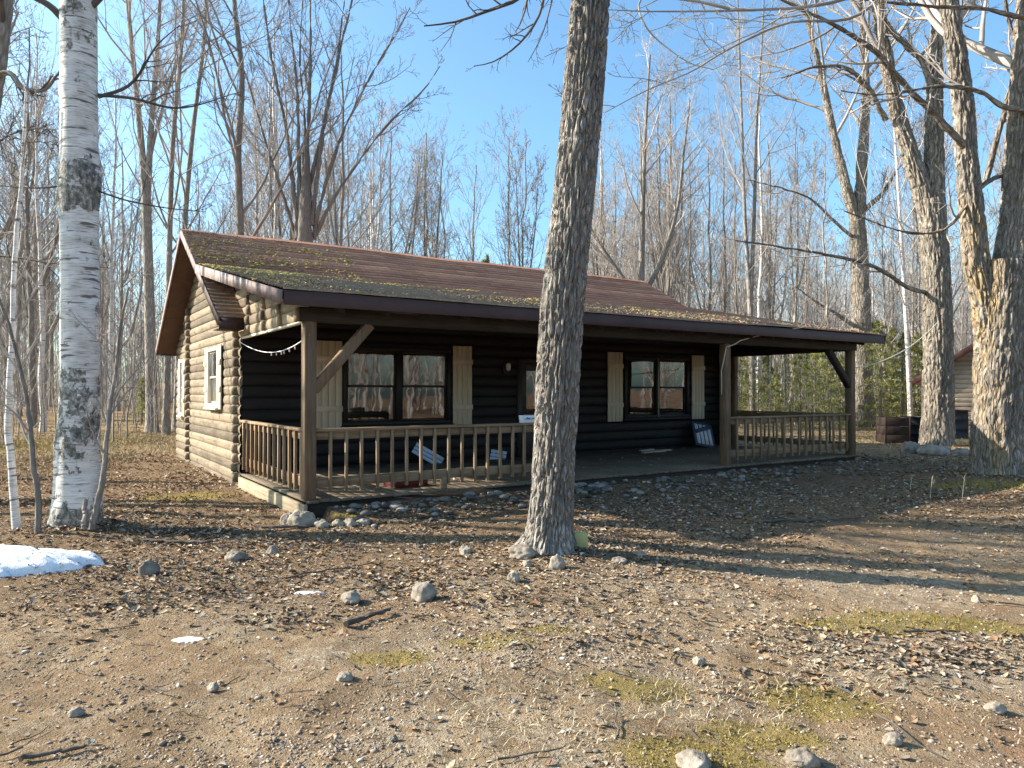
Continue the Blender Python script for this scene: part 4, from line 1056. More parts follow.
# low drooping bough left of the trunk
lim = limb_px([(606, -190), (580, -110), (548, -40), (520, -2), (490, 10), (455, 22), (424, 26)], 7.0, 6.6, 22)-b
Rl = np.linspace(.05, .006, 22); mb.tubes(lim, Rl, 7)
lim2 = limb_px([(548, -40), (537, 20), (512, 50), (490, 63), (474, 66)], 6.95, 6.5, 14)-b; mb.tubes(lim2, np.linspace(.02, .004, 14), 5)
lim3 = limb_px([(560, -65), (552, 0), (540, 40), (528, 62)], 6.9, 6.7, 12)-b; mb.tubes(lim3, np.linspace(.014, .003, 12), 5)
for l, r0, k in ((lim, Rl, 13), (lim2, np.linspace(.02, .004, 14), 8), (lim3, np.linspace(.014, .003, 12), 6)):
    A = kids(rng, l[None], r0[None], k, .35, 1, 50, .20, .6, 7, -.12, .13, .003); mb.tubes(*A, 4)
    A2 = kids(rng, *A, 3, .3, 1, 50, .5, .7, 5, -.05, .14, .0025); mb.tubes(*A2, 3)
mb.build('crown', TWIG_DARK, root, True)

# --- paper birch
b = np.array([-5.04, 8.31, T(-5.04, 8.31)-.06]); D = 8.31
pp = [b]+[at(x, y, D) for x, y in ((77, 500), (77.5, 450), (80, 400), (80.5, 300), (79.5, 200), (79, 100), (78.5, 0), (79, -150), (82, -320), (86, -520), (90, -760))]
rd = [.255, .245, .228, .205, .20, .20, .195, .19, .17, .14, .10, .06]
root = tag(empty('birch_tree', b), 'big white paper birch with black scars left of the cabin beside the snow', 'tree')
kz_ = at(80, 182, D)[2]-b[2]
mb = MB(); P, R = hi_trunk(mb, rel(pp, b), rd, 90, .03, .014, 9, 6, .22, 4, 8, 'birch', groundz=.08, fl=.16, bumps=[(kz_, .28, .17, 2.6), (kz_+1.05, .1, .06, 1.0), (kz_-3.0, .12, .05, 2)])
mb.build('trunk', BIRCH, root, True)
rng = np.random.default_rng(8); mb = MB()
i = np.linspace(int(len(P)*.5), len(P)-1, 24).astype(int)
crown_levels(mb, rng, P[i][None], R[i][None], [dict(k=16, t0=.02, t1=.98, ang=55, lenf=.55, radf=.3, N=10, up=.25, wob=.07, S=5), dict(k=6, t0=.25, t1=1, ang=45, lenf=.5, radf=.6, N=6, up=.05, wob=.1, S=4), dict(k=4, t0=.2, t1=1, ang=45, lenf=.5, radf=.6, N=5, up=-.1, wob=.12, S=3)])
for pts, r0 in (([(98, 97), (125, 88), (160, 42), (180, 25)], .022), ([(98, 95), (130, 98), (175, 108), (240, 92)], .02), ([(96, 190), (118, 198), (160, 207), (205, 212)], .013), ([(62, 186), (40, 188), (0, 186)], .013), ([(64, 20), (50, 6), (25, -6), (-30, -20)], .045), ([(88, 10), (120, -20), (160, -50)], .04)):
    l = limb_px(pts, D, D-.5+random.random(), 16)-b; rl = np.linspace(r0, .004, 16); mb.tubes(l, rl, 6)
    A = kids(rng, l[None], rl[None], 8, .25, 1, 50, .35, .6, 8, .1, .12, .004); mb.tubes(*A, 4); A2 = kids(rng, *A, 4, .2, 1, 48, .5, .7, 5, .05, .12, .003); mb.tubes(*A2, 3)
mb.build('crown', TWIG_DARK, root, True)

def px_tree(name, label, bark, twigm, trunks, D, zb, hi=None, levels=None, limbs=(), seed=0, group=None, limb_levels=None, S=28, kidk=8):
    """trunks: list of (px list, r0, r1); limbs: (px list, D0, D1, r0, r1)"""
    p0 = trunks[0][0][0]; g = at(*p0, D); b = np.array([g[0], D, T(g[0], D)-.05])
    root = tag(empty(name, b), label, 'tree', group)
    rng = np.random.default_rng(seed); mt = MB(); mc = MB()
    for j, (px, r0, r1) in enumerate(trunks):
        pts = [at(x, y, D+(0.02*j)) for x, y in px]
        if j == 0: pts[0] = b.copy()
        pts = rel(pts, b); rads = r0+(r1-r0)*np.linspace(0, 1, len(px))
        if hi: P, R = hi_trunk(mt, pts, rads, **{**hi, 'flare': hi.get('flare', .3) if j == 0 else 0, 'seed': seed+j})
        else:
            P = spline(pts, 26); R = np.linspace(r0, r1, 26)
            if j == 0: R = R*(1+.35*np.exp(-(P[:, 2]-P[0, 2])/.35))
            mt.tubes(P, R, 12)
        i = np.linspace(0, len(P)-1, 26).astype(int); P = P[i]; R = R[i]
        if levels and (j > 0 or len(trunks) == 1): crown_levels(mc, rng, P[None], R[None], [dict(l) for l in levels])
    for px, D0, D1, r0, r1 in limbs:
        l = limb_px(px, D0, D1, 24)-b; w = rng.normal(0, .012*abs(D0)/12, l.shape); w[0] = 0; l = l+np.cumsum(w, 0)*.35
        rl = np.linspace(r0, r1, 24)
        if hi and r0 >= .05: hi_trunk(mt, l, rl, 26, .07, .012, 18, 3, 0, seed=seed+7)
        else: mc.tubes(l, rl, 8)
        A = kids(rng, l[None], rl[None], kidk, .25, 1, 48, .30, .55, 9, .15, .1, .006); mc.tubes(*A, 5)
        A2 = kids(rng, *A, 5, .2, 1, 45, .5, .6, 6, .1, .12, .005); mc.tubes(*A2, 4); A3 = kids(rng, *A2, 4, .2, 1, 45, .5, .7, 4, .05, .12, .004); mc.tubes(*A3, 3)
    mt.build('trunk', bark, root, True); mc.build('crown', twigm, root, True)
    return root
LV = [dict(k=12, t0=.3, t1=1, ang=45, lenf=.42, radf=.42, N=10, up=.4, wob=.07, S=5), dict(k=6, t0=.2, t1=1, ang=42, lenf=.5, radf=.6, N=7, up=.25, wob=.1, rmin=.008, S=4), dict(k=5, t0=.2, t1=1, ang=42, lenf=.5, radf=.6, N=5, up=.15, wob=.12, rmin=.007, S=3), dict(k=3, t0=.2, t1=1, ang=40, lenf=.5, radf=.7, N=4, up=.1, wob=.12, rmin=.006, S=3)]
# --- big twin maple at right
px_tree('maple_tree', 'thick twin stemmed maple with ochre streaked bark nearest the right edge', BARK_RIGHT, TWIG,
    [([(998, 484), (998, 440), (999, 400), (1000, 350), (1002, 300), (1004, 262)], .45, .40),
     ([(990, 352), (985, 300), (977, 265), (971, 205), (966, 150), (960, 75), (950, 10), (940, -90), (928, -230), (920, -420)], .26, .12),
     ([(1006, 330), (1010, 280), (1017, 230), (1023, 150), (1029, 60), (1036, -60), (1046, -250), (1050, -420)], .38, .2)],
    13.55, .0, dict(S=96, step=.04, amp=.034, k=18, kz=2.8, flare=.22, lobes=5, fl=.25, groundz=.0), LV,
    [([(966, 148), (940, 120), (905, 85), (870, 48), (835, 25), (790, 3), (740, -25)], 13.5, 11.5, .075, .02),
     ([(1024, 112), (1000, 106), (980, 93), (940, 87), (905, 92), (868, 95), (840, 92)], 13.4, 12.3, .06, .012),
     ([(1008, 173), (985, 184), (965, 207), (947, 227), (913, 231), (874, 219), (845, 208)], 13.8, 12.8, .055, .012),
     ([(985, 184), (993, 148), (1008, 97), (1017, 60), (1006, 5), (1000, -40)], 13.8, 13.9, .07, .03),
     ([(950, -60), (900, -22), (850, -4), (800, 6), (730, 9), (670, 10), (606, 7)], 12.5, 9.8, .045, .006),
     ([(900, -22), (850, 18), (790, 22), (735, 45), (690, 72), (650, 88), (604, 112)], 12.2, 10.2, .03, .005),
     ([(730, 9), (690, 2), (640, 3), (646, 28), (668, 50), (692, 66), (715, 72)], 10.6, 10.2, .022, .006),
     ([(1030, 20), (980, 8), (930, 6), (870, 0), (840, -6)], 13.2, 12, .05, .02)], seed=41)
# --- middle right maple
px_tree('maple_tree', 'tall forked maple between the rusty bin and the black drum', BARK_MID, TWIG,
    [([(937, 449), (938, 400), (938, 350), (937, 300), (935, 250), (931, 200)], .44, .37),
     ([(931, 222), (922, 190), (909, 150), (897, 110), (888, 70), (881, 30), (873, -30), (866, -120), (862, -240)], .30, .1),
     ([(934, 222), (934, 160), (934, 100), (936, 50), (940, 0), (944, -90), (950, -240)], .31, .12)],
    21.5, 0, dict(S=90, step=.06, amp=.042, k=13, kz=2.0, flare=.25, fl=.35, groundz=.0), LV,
    [([(925, 292), (905, 286), (880, 270), (860, 262), (830, 255), (780, 246), (735, 240)], 21.5, 18.5, .075, .02),
     ([(886, 120), (870, 90), (848, 70), (820, 66), (780, 78)], 21.5, 20, .1, .02),
     ([(933, 90), (920, 60), (905, 45), (890, 30), (872, -8)], 21.5, 21, .12, .05)], seed=51)
# --- maple behind the porch corner
px_tree('maple_tree', 'grey maple with spreading crown rising behind the right porch corner', BARK_MID, TWIG,
    [([(863, 424), (862, 350), (860, 280), (857, 222)], .46, .36), ([(858, 228), (847, 190), (835, 140), (822, 80), (806, 10), (795, -60)], .26, .07), ([(858, 228), (863, 150), (866, 90), (862, 20), (860, -70)], .28, .08)],
    31, 0, dict(S=40, step=.12, amp=.03, k=7, kz=1.3, flare=.25, fl=.4, groundz=.15), LV,
    [([(856, 240), (835, 222), (810, 200), (780, 188), (745, 180)], 31, 29, .08, .02), ([(858, 330), (840, 318), (812, 300), (795, 288)], 31, 30, .1, .02), ([(860, 215), (885, 190), (905, 150), (915, 120)], 31, 31.5, .12, .03)], seed=61)
# --- big many stemmed maple behind the roof
st = [([(298, 238), (294, 195), (286, 130), (272, 60), (262, -10), (256, -60)], .12, .02), ([(300, 225), (299, 170), (297, 90), (290, 20), (288, -50)], .11, .02), ([(306, 222), (307, 160), (310, 80), (311, 0), (314, -60)], .12, .02), ([(311, 225), (317, 180), (325, 120), (340, 50), (352, 0), (362, -50)], .11, .02),
      ([(313, 236), (323, 195), (340, 140), (366, 85), (392, 40), (410, 8)], .10, .018), ([(314, 240), (330, 205), (356, 165), (392, 120), (425, 88), (440, 66)], .085, .015), ([(296, 240), (286, 205), (268, 150), (252, 95), (238, 50)], .09, .015), ([(309, 190), (320, 140), (334, 80), (342, 20), (350, -40)], .08, .018), ([(303, 195), (305, 130), (300, 60), (304, -20)], .08, .015)]
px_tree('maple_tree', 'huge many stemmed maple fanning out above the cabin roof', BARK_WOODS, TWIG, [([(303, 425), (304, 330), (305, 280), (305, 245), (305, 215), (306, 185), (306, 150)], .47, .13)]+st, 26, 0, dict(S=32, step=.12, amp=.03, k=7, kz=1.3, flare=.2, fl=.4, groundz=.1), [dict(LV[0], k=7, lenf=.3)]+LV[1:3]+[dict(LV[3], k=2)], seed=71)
# --- left side singles
px_tree('bare_tree', 'tall bare tree forking into two stems just right of the birch', BARK_WOODS, TWIG, [([(152, 434), (150, 330), (148, 260), (146, 195)], .21, .17), ([(146, 205), (141, 140), (133, 60), (126, -20), (122, -90)], .14, .04), ([(147, 205), (151, 130), (158, 40), (162, -60)], .13, .04), ([(146, 200), (150, 160), (168, 90), (190, 20)], .08, .03)], 27.5, 0, None, LV, seed=81)
px_tree('bare_tree', 'slim straight bare tree left of the cabin gable', BARK_WOODS, TWIG, [([(166, 432), (168, 330), (170, 220), (173, 140), (181, 50), (186, -60)], .13, .05)], 26, 0, None, LV, seed=82)
px_tree('bare_tree', 'slightly leaning dark bare tree touching the roof peak', BARK_WOODS, TWIG, [([(176, 430), (181, 300), (185, 220), (193, 130), (204, 40), (208, -60)], .14, .05)], 29, 0, None, LV, seed=83)
px_tree('bare_tree', 'single tall bare tree standing behind the left end of the roof', BARK_WOODS, TWIG, [([(239, 430), (239, 300), (240, 230), (238, 150), (242, 80), (234, 0), (230, -90)], .20, .06)], 27, 0, None, LV, seed=84)
px_tree('bare_tree', 'dark leaning tree at the left edge of the view', BARK_WOODS, TWIG_DARK, [([(-72, 528), (-50, 400), (-32, 280), (-16, 160), (0, 50), (10, -40), (20, -180), (28, -420)], .15, .07)], 10.5, 0, dict(S=40, step=.06, amp=.014, k=20, kz=3, flare=.2, fl=.2, groundz=0.0),
    [dict(k=12, t0=.45, t1=1, ang=50, lenf=.4, radf=.4, N=10, up=.3, wob=.09, S=5), dict(k=6, t0=.2, t1=1, ang=42, lenf=.5, radf=.6, N=6, up=.15, wob=.1, S=4), dict(k=4, t0=.2, t1=1, ang=42, lenf=.5, radf=.6, N=4, up=.1, wob=.12, rmin=.004, S=3)],
    [([(-14, 78), (10, 74), (22, 88), (44, 90), (58, 74), (66, 60)], 10.4, 10.2, .05, .02), ([(-26, 255), (10, 256), (50, 262), (110, 268)], 10.4, 9.8, .02, .006), ([(-16, 150), (20, 132), (58, 130)], 10.4, 10, .02, .006), ([(-15, 120), (20, 138), (60, 140)], 10.4, 9.9, .018, .005)], seed=85)
px_tree('bare_tree', 'two trunked bare tree showing through the porch opening', BARK_WOODS, TWIG, [([(752, 415), (752, 380), (751, 330), (749, 280)], .15, .12), ([(750, 300), (745, 220), (742, 130), (739, 40), (737, -20)], .1, .03), ([(751, 300), (754, 220), (757, 120), (763, 20), (765, -40)], .1, .03)], 33, 0, None, LV, seed=86)
px_tree('bare_tree', 'bare tree with low forking boughs above the right half of the roof', BARK_WOODS, TWIG, [([(641, 420), (641, 350), (641, 290)], .26, .22), ([(641, 300), (643, 200), (646, 120), (650, 55)], .16, .04), ([(640, 300), (612, 262), (592, 230), (580, 190)], .11, .03), ([(643, 296), (660, 265), (676, 215), (684, 150), (690, 100)], .12, .03)], 33, 0, None, LV, seed=87)
px_tree('birch_tree', 'slim white birch leaning left between the porch corner and the garage', BIRCH_S, TWIG_PALE, [([(911, 424), (909, 380), (906, 320), (903, 270), (899, 200), (894, 120), (890, 40)], .10, .03)], 30, 0, None, LV, seed=88)

# saplings by the birch
def sapling(name, label, mat, px, D, r0, r1, seed, tw=TWIG):
    g = at(*px[0], D); b = np.array([g[0], D, T(g[0], D)-.03]); root = tag(empty(name, b), label, 'sapling')
    pts = [at(x, y, D) for x, y in px]; pts[0] = b; P = spline(rel(pts, b), 40); rg = np.random.default_rng(seed)
    w = np.cumsum(rg.normal(0, .006, P.shape), 0); w -= w[0]; P = P+w*.7; R = np.linspace(r0, r1, 40)*rg.uniform(.93, 1.07, 40); mb = MB(); mb.tubes(P, R, 10); mb.build('trunk', mat, root, True)
    mb = MB(); A = kids(rg, P[None], R[None], 9, .25, 1, 45, .3, .5, 9, .25, .1, .004); mb.tubes(*A, 5); A2 = kids(rg, *A, 4, .2, 1, 45, .45, .6, 6, .1, .12, .003); mb.tubes(*A2, 4); A3 = kids(rg, *A2, 3, .2, 1, 45, .45, .7, 4, .1, .12, .0025); mb.tubes(*A3, 3)
    mb.build('crown', tw, root, True); return root
sapling('sapling', 'pale slim birch sapling leftmost at the frame edge', BIRCH_S, [(17, 534), (13, 480), (10, 420), (14, 340), (16, 260), (22, 180), (26, 90)], 8.2, .048, .014, 1)
sapling('sapling', 'thin grey sapling between the pale one and the big birch', BARK_WOODS, [(38, 545), (39, 500), (34, 460), (31, 420), (20, 360), (6, 310), (-12, 270)], 7.8, .034, .012, 2)
sapling('sapling', 'slender leaning sapling hugging the right side of the birch', BARK_WOODS, [(92, 545), (98, 500), (105, 460), (110, 420), (118, 370), (122, 330), (130, 285)], 8.0, .036, .01, 3)
sapling('sapling', 'short cut stub of a sapling at the right foot of the birch', BARK_WOODS, [(84, 545), (84, 520), (85, 498)], 7.95, .03, .024, 4)

# --- woodland prototypes, copied singly
def proto(seed, h, r, forks=0, clear=.3, ang=45, mat=BARK_WOODS, tw=TWIG, n1=16, fine=3, lean=.02, name='bare_tree'):
    rg = np.random.default_rng(seed); root = empty(name); mt = MB(); mc = MB()
    n = 22; z = np.linspace(0, 1, n); w = np.cumsum(rg.normal(0, lean, (n, 2)), 0)*h*.12
    P = np.stack([w[:, 0], w[:, 1], z*h], -1); P[:, :2] -= P[0, :2]; Rr = r*(1-.85*z**1.1)+.01; Rr[0] *= 1.35; Rr[1] *= 1.05
    mt.tubes(P, Rr, 9)
    Ps, Rs = [P], [Rr]
    for k in range(forks):
        i = int(n*rg.uniform(.2, .5)); a = rg.uniform(0, 6.28); s = np.linspace(0, 1, n)[:, None]; out = np.array([math.cos(a), math.sin(a), 0])*h*rg.uniform(.06, .14)
        q = P[i]+s*(np.array([0, 0, h*.9])-[0, 0, P[i, 2]])+out*np.sqrt(s)*1.2+np.cumsum(rg.normal(0, .012*h, (n, 3)), 0)*.08*s
        rr = Rr[i]*.75*(1-.85*s[:, 0])+.008; mt.tubes(q, rr, 8); Ps.append(q); Rs.append(rr)
    lv = [dict(k=n1, t0=clear, t1=.99, ang=ang, lenf=.32, radf=.42, N=9, up=.5, wob=.07, rmin=.012, S=4), dict(k=5, t0=.2, t1=1, ang=42, lenf=.5, radf=.6, N=6, up=.3, wob=.1, rmin=.009, S=3), dict(k=4, t0=.2, t1=1, ang=40, lenf=.5, radf=.6, N=4, up=.2, wob=.12, rmin=.008, S=3), dict(k=3, t0=.2, t1=1, ang=40, lenf=.55, radf=.7, N=3, up=.1, wob=.12, rmin=.007, S=3)]
    for a, b_ in zip(Ps, Rs): crown_levels(mc, rg, a[None], b_[None], [dict(l) for l in lv[:fine+1]])
    mt.build('trunk', mat, root, True); mc.build('crown', tw, root, True); return root
PR = [proto(101, 18, .14, 0, .25, 38, n1=22), proto(102, 18, .15, 2, .25, 40, n1=18), proto(103, 16, .12, 3, .22, 36, n1=14), proto(104, 18, .13, 1, .35, 44, n1=18), proto(105, 14, .08, 0, .2, 36, n1=22, lean=.04), proto(106, 13, .07, 2, .2, 34, n1=14, lean=.04), proto(107, 11, .055, 0, .15, 36, n1=20, lean=.05)]
PB = [proto(111, 16, .10, 0, .35, 42, BIRCH_S, TWIG_PALE, name='birch_tree'), proto(112, 15, .085, 1, .3, 40, BIRCH_S, TWIG_PALE, name='birch_tree')]
used = set()
def plant(pr, x, y, s, label, group):
    rz = random.uniform(0, 6.28); z = T(x, y)-.08
    if id(pr) not in used:
        used.add(id(pr)); pr.location = (x, y, z); pr.rotation_euler = (0, 0, rz); pr.scale = (s,)*3; tag(pr, label, 'tree', group); return
    dup(pr, (x, y, z), rz, label, group, s)['category'] = 'tree'
occ = [(-7.5, 26), (-14, 27.5), (-12.5, 26), (-13.3, 29), (-10.2, 27), (17, 31), (12.8, 21.5), (9, 13.5), (11, 33), (6, 33), (16.7, 30)]
def free(x, y, m=1.3):
    u, v = to_uv(x, y)
    if -1.2 < u < 14 and -8 < v < 12.3: return False
    if 13 < x < 23 and 24 < y < 33: return False
    return all((x-a)**2+(y-b)**2 > m*m for a, b in occ)
for x_, y_, k_, s_, lab in ((-9.6, 11.1, 0, .95, 'straight bare tree just beyond the dark leaning one at the left edge'), (-11.4, 13.4, 2, 1.0, 'many stemmed bare tree left of the leaning one'), (-13.2, 10.1, 3, 1.0, 'high crowned bare tree farthest out at the left edge')):
    occ.append((x_, y_)); plant(PR[k_], x_, y_, s_, lab, 'bare trees at the left edge')
# hand placed ones seen above the roof
for px, D, k, s, lab in ((392, 44, 2, 1.08, 'bare forked tree left of the sky gap behind the roof'), (428, 46, 1, 1.0, 'round headed bare tree behind the middle of the roof'), (447, 48, 5, 1.3, 'slim bare tree crowding the round headed one'), (470, 50, 0, .95, 'bare tree at the left side of the open sky'),
        (508, 47, 4, 1.28, 'thin straight bare tree standing in the open sky'), (520, 48, 5, 1.38, 'thin twin stemmed bare tree in the open sky'), (600, 42, 2, .9, 'bare tree just right of the leaning maple trunk'), (615, 50, 0, .95, 'tall bare tree second right of the leaning maple trunk'), (668, 38, 1, .95, 'tall bare tree with a fan of stems right of the roof end'), (688, 45, 2, 1.0, 'many stemmed bare tree right of the roof end'),
        (708, 48, 3, 1.0, 'single tall bare tree past the roof end'), (722, 40, 4, 1.1, 'slim bare tree past the roof end')):
    g = at(px, 400, D); occ.append((g[0], D)); plant(PR[k], g[0], D, s, lab, 'bare trees behind the roof')
zone_n = {}
cnt = 0; tries = 0
while cnt < 150 and tries < 4000:
    tries += 1
    px = random.uniform(-190, 1210); D = 23+39*random.random()**.75
    if 385 < px < 585 and (D < 50 or random.random() < .6): continue
    if px > 180 and D < 29: continue
    g = at(px, 400, D); x = g[0]
    if not free(x, D): continue
    occ.append((x, D)); cnt += 1
    zone = 'in the left woods' if px < 180 else 'behind the cabin roof' if px < 640 else 'in the woods seen past the porch' if px < 860 else 'in the right woods by the garage'
    far = 'far back' if D > 42 else 'near the edge'
    if random.random() < (.2 if px < 400 else .14):
        p_ = random.choice(PB); lab = f'slim pale birch {far} {zone}'; grp = f'pale birches {zone}'
    else:
        k = random.choice([0, 1, 2, 3, 4, 4, 5, 5, 6, 6] if px < 540 else [1, 2, 4, 4, 5, 5, 5, 6, 6, 6, 6]); p_ = PR[k]
        kind = ['straight tall grey bare tree', 'forked tall bare tree', 'many stemmed bare tree', 'high crowned bare tree', 'slim bare pole tree', 'slim forked bare tree', 'thin young bare tree'][k]
        lab = f'{kind} {far} {zone}'; grp = f'bare trees {zone}'
    plant(p_, x, D, random.uniform(.85, 1.15)*(.72 if 385 < px < 585 else 1), lab, grp)

# --- young firs
def fir(seed, h):
    rg = np.random.default_rng(seed); root = empty('fir_tree'); mt = MB(); mt.tubes(np.array([[0, 0, 0], [.02, 0, h*.5], [0, .02, h]]), np.array([.02*h*.9, .012*h, .008]), 8); mt.build('trunk', BARK_WOODS, root, True)
    mc = MB(); n = int(h*20); Bp, Bd, Bl = [], [], []
    for k in range(n):
        f = (k+rg.uniform())/n; z = h*(.06+.93*f); L = h*.30*(1-f)**.8*rg.uniform(.45, 1.2)+.08; a = rg.uniform(0, 6.28); d = np.array([math.cos(a), math.sin(a), rg.uniform(-.25, .3)])
        Bp.append([0, 0, z]); Bd.append(d/np.linalg.norm(d)); Bl.append(L)
    Bp, Bd, Bl = map(np.array, (Bp, Bd, Bl)); m = 6; s = np.linspace(0, 1, m)
    P = Bp[:, None]+Bd[:, None]*(Bl[:, None]*s)[..., None]; P[..., 2] -= (.18*Bl)[:, None]*s**2
    bw = MB(); bw.tubes(P, np.linspace(.012, .004, m)[None]*np.ones((n, 1)), 3); bw.build('branches', TWIG, root)
    # side sprays with needle blades
    A, Ar = kids(rg, P, np.full(P.shape[:2], .005), 9, .12, 1, 50, .38, 1, 4, -.1, .08, .003, flat=.7, Ls=Bl)
    NB = 10; t_ = rg.uniform(0, 1, (len(A), NB)); f = t_*3; i = np.clip(f.astype(int), 0, 2); w = (f-i)[..., None]; bi = np.arange(len(A))[:, None]
    base = (A[bi, i]*(1-w)+A[bi, i+1]*w).reshape(-1, 3); tan = nrm(A[bi, i+1]-A[bi, i]).reshape(-1, 3)
    q = rg.normal(size=base.shape); q[:, 2] *= .35; sd = nrm(np.cross(tan, nrm(q))); d = nrm(tan*.55+sd); L = rg.uniform(.05, .12, len(base)); wd = np.cross(d, nrm(rg.normal(size=base.shape)))*.015
    tip = base+d*L[:, None]; V = np.stack([base-wd, base+wd, tip+wd*.4, tip-wd*.4], 1); g = rg.uniform(.7, 1.25, (len(base), 1)); yel = rg.uniform(0, 1, (len(A), 1)).repeat(NB, 0).reshape(-1, 1)
    c = (np.array([.20, .23, .075])*(1-yel)+np.array([.42, .40, .14])*yel)*g; c = np.concatenate([c, np.ones((len(c), 1))], 1)
    mc.add(V.reshape(-1, 3), np.arange(len(base)*4).reshape(-1, 4), col=np.repeat(c, 4, 0)); mc.build('crown', NEEDLE, root); return root
FR = [fir(201, 4.2), fir(202, 5.0), fir(203, 3.4)]
fs = [(738, 31, 1, 1.0, 'slim young fir seen left of the porch opening'), (752, 36, 0, 1.1, 'pale young fir deep in the porch opening'), (768, 33, 2, 1.1, 'small young fir in the porch opening'), (785, 38, 1, .9, 'far young fir at the middle of the porch opening'), (800, 30, 0, .95, 'bushy young fir behind the porch rail'), (815, 34, 1, 1.0, 'tall young fir right of the porch opening middle'), (828, 29, 0, 1.05, 'bright young fir beside the right porch brace'), (842, 33, 2, 1.1, 'small fir behind the right porch post'),
      (880, 29, 1, 1.05, 'full young fir right of the porch corner maple'), (893, 34, 0, 1.25, 'tall young fir behind the white birch'), (903, 31, 1, .95, 'young fir beside the slim white birch'), (918, 33, 0, 1.15, 'young fir left of the forked maple'), (872, 38, 1, 1.2, 'distant fir peeking beside the porch corner maple'), (700, 40, 1, .9, 'distant young fir behind the roof end'), (926, 38, 1, 1.1, 'fir half hidden behind the forked maple'),
      (760, 42, 1, 1.1, 'far dark fir beyond the two trunked tree'), (807, 44, 1, 1.2, 'far fir beyond the bushy one'), (486, 60, 1, (1.7, 1.7, 2.55), 'lone pointed fir far behind the roof in the sky gap'), (142, 33, 2, .75, 'small fir beside the gable in the left woods'), (775, 28.5, 2, .8, 'low young fir close behind the porch'), (856, 40, 0, 1.2, 'fir behind the grey porch corner maple'),
      (1010, 36, 1, 1.2, 'fir behind the garage roof')]
for px, D, k, s, lab in fs:
    g = at(px, 400, D); z = T(g[0], D)-.05; p_ = FR[k]; s = s*.86 if not hasattr(s, '__len__') else s
    if id(p_) not in used:
        used.add(id(p_)); p_.location = (g[0], D, z); p_.scale = (s,)*3 if not hasattr(s, '__len__') else s; tag(p_, lab, 'fir tree', 'young firs at the edge of the woods')
    else: dup(p_, (g[0], D, z), random.uniform(0, 6), lab, 'young firs at the edge of the woods', s)

# --- far woods and brush : masses
rg = np.random.default_rng(77)
mb = MB(); n = 1500
ang_ = rg.uniform(-.88, .88, n); Dd = rg.uniform(58, 125, n); x = Dd*np.tan(ang_); h = rg.uniform(8, 19, n)*np.where((x/Dd > -.17) & (x/Dd < .10), .72, 1); z0 = terr(x, Dd)-.1; s = np.linspace(0, 1, 9)
w = np.cumsum(rg.normal(0, .1, (n, 9, 2)), 1); P = np.stack([x[:, None]+w[..., 0], Dd[:, None]+w[..., 1], z0[:, None]+h[:, None]*s], -1); R = (rg.uniform(.05, .15, n)[:, None])*(1-.8*s)+.012
mb.tubes(P, R, 4); A = kids(rg, P, R, 13, .25, .99, 42, .28, .5, 5, .4, .08, .02); mb.tubes(*A, 3); A2 = kids(rg, *A, 5, .2, 1, 42, .5, .7, 3, .2, .1, .016); mb.tubes(*A2, 3)
n = 150; a_ = rg.uniform(rad(25), rad(150), n); Dd = rg.uniform(24, 60, n); x = Dd*np.sin(a_); yb = Dd*np.cos(a_); k = ~((yb > 8) & (x < 30)); x, yb = x[k], yb[k]; n = len(x); h = rg.uniform(7, 17, n); s = np.linspace(0, 1, 9)
w = np.cumsum(rg.normal(0, .08, (n, 9, 2)), 1); P = np.stack([x[:, None]+w[..., 0], yb[:, None]+w[..., 1], terr(x, yb)[:, None]-.1+h[:, None]*s], -1); R = (rg.uniform(.06, .17, n)[:, None])*(1-.8*s)+.012
mb.tubes(P, R, 5); A = kids(rg, P, R, 13, .15, .99, 42, .28, .5, 5, .4, .08, .02); mb.tubes(*A, 3); A2 = kids(rg, *A, 6, .2, 1, 42, .5, .7, 3, .2, .1, .016); mb.tubes(*A2, 3)
tag(mb.build('far_woods', TWIG_PALE, None, True), 'distant bare woods closing the view behind the cabin', 'woods', kind='stuff')
mb = MB(); n = 1500
px = rg.uniform(-200, 1230, n); Dd = 20+38*rg.uniform(0, 1, n)**.8; x = (px-512)/FPX*Dd
k = np.array([free(a, b, .3) and not (b < 27 and (a > -12)) for a, b in zip(x, Dd)]); x, Dd = x[k], Dd[k]; n = len(x)
h = rg.uniform(.8, 5, n); s = np.linspace(0, 1, 7); w = np.cumsum(rg.normal(0, .05, (n, 7, 2)), 1); w -= w[:, :1]; P = np.stack([x[:, None]+w[..., 0], Dd[:, None]+w[..., 1], (terr(x, Dd)-.05)[:, None]+h[:, None]*s], -1); R = (.006+.005*h)[:, None]*(1-.7*s)+.003
mb.tubes(P, R, 4); A = kids(rg, P, R, 7, .2, 1, 42, .4, .6, 5, .3, .1, .006); mb.tubes(*A, 3); A2 = kids(rg, *A, 3, .2, 1, 42, .5, .7, 3, .2, .1, .005); mb.tubes(*A2, 3)
tag(mb.build('brush', TWIG, None, True), 'bare saplings and brush on the woodland floor', 'brush', kind='stuff')

# ------------------------------------------------------------------ ground cover
rg = np.random.default_rng(99)
def scatter(n, d0, d1, p=1.0, hf=.80):
    D = d0*(d1/d0)**(rg.uniform(0, 1, n)**p); x = D*np.tan(rg.uniform(-hf, hf, n)); return x, D
def micro_z(x, y):
    dd = np.hypot(x, y)
    return terr(x, y)+((fbm(xy0(x, y, 2.2), 3, 21)-.5)*.05+(fbm(xy0(x, y, 9), 3, 31)-.5)*.035)*np.clip(1.6-dd/25, 0, 1)-.012
def mask_noise(x, y, s, sd): return fbm(xy0(x, y, s), 3, sd)
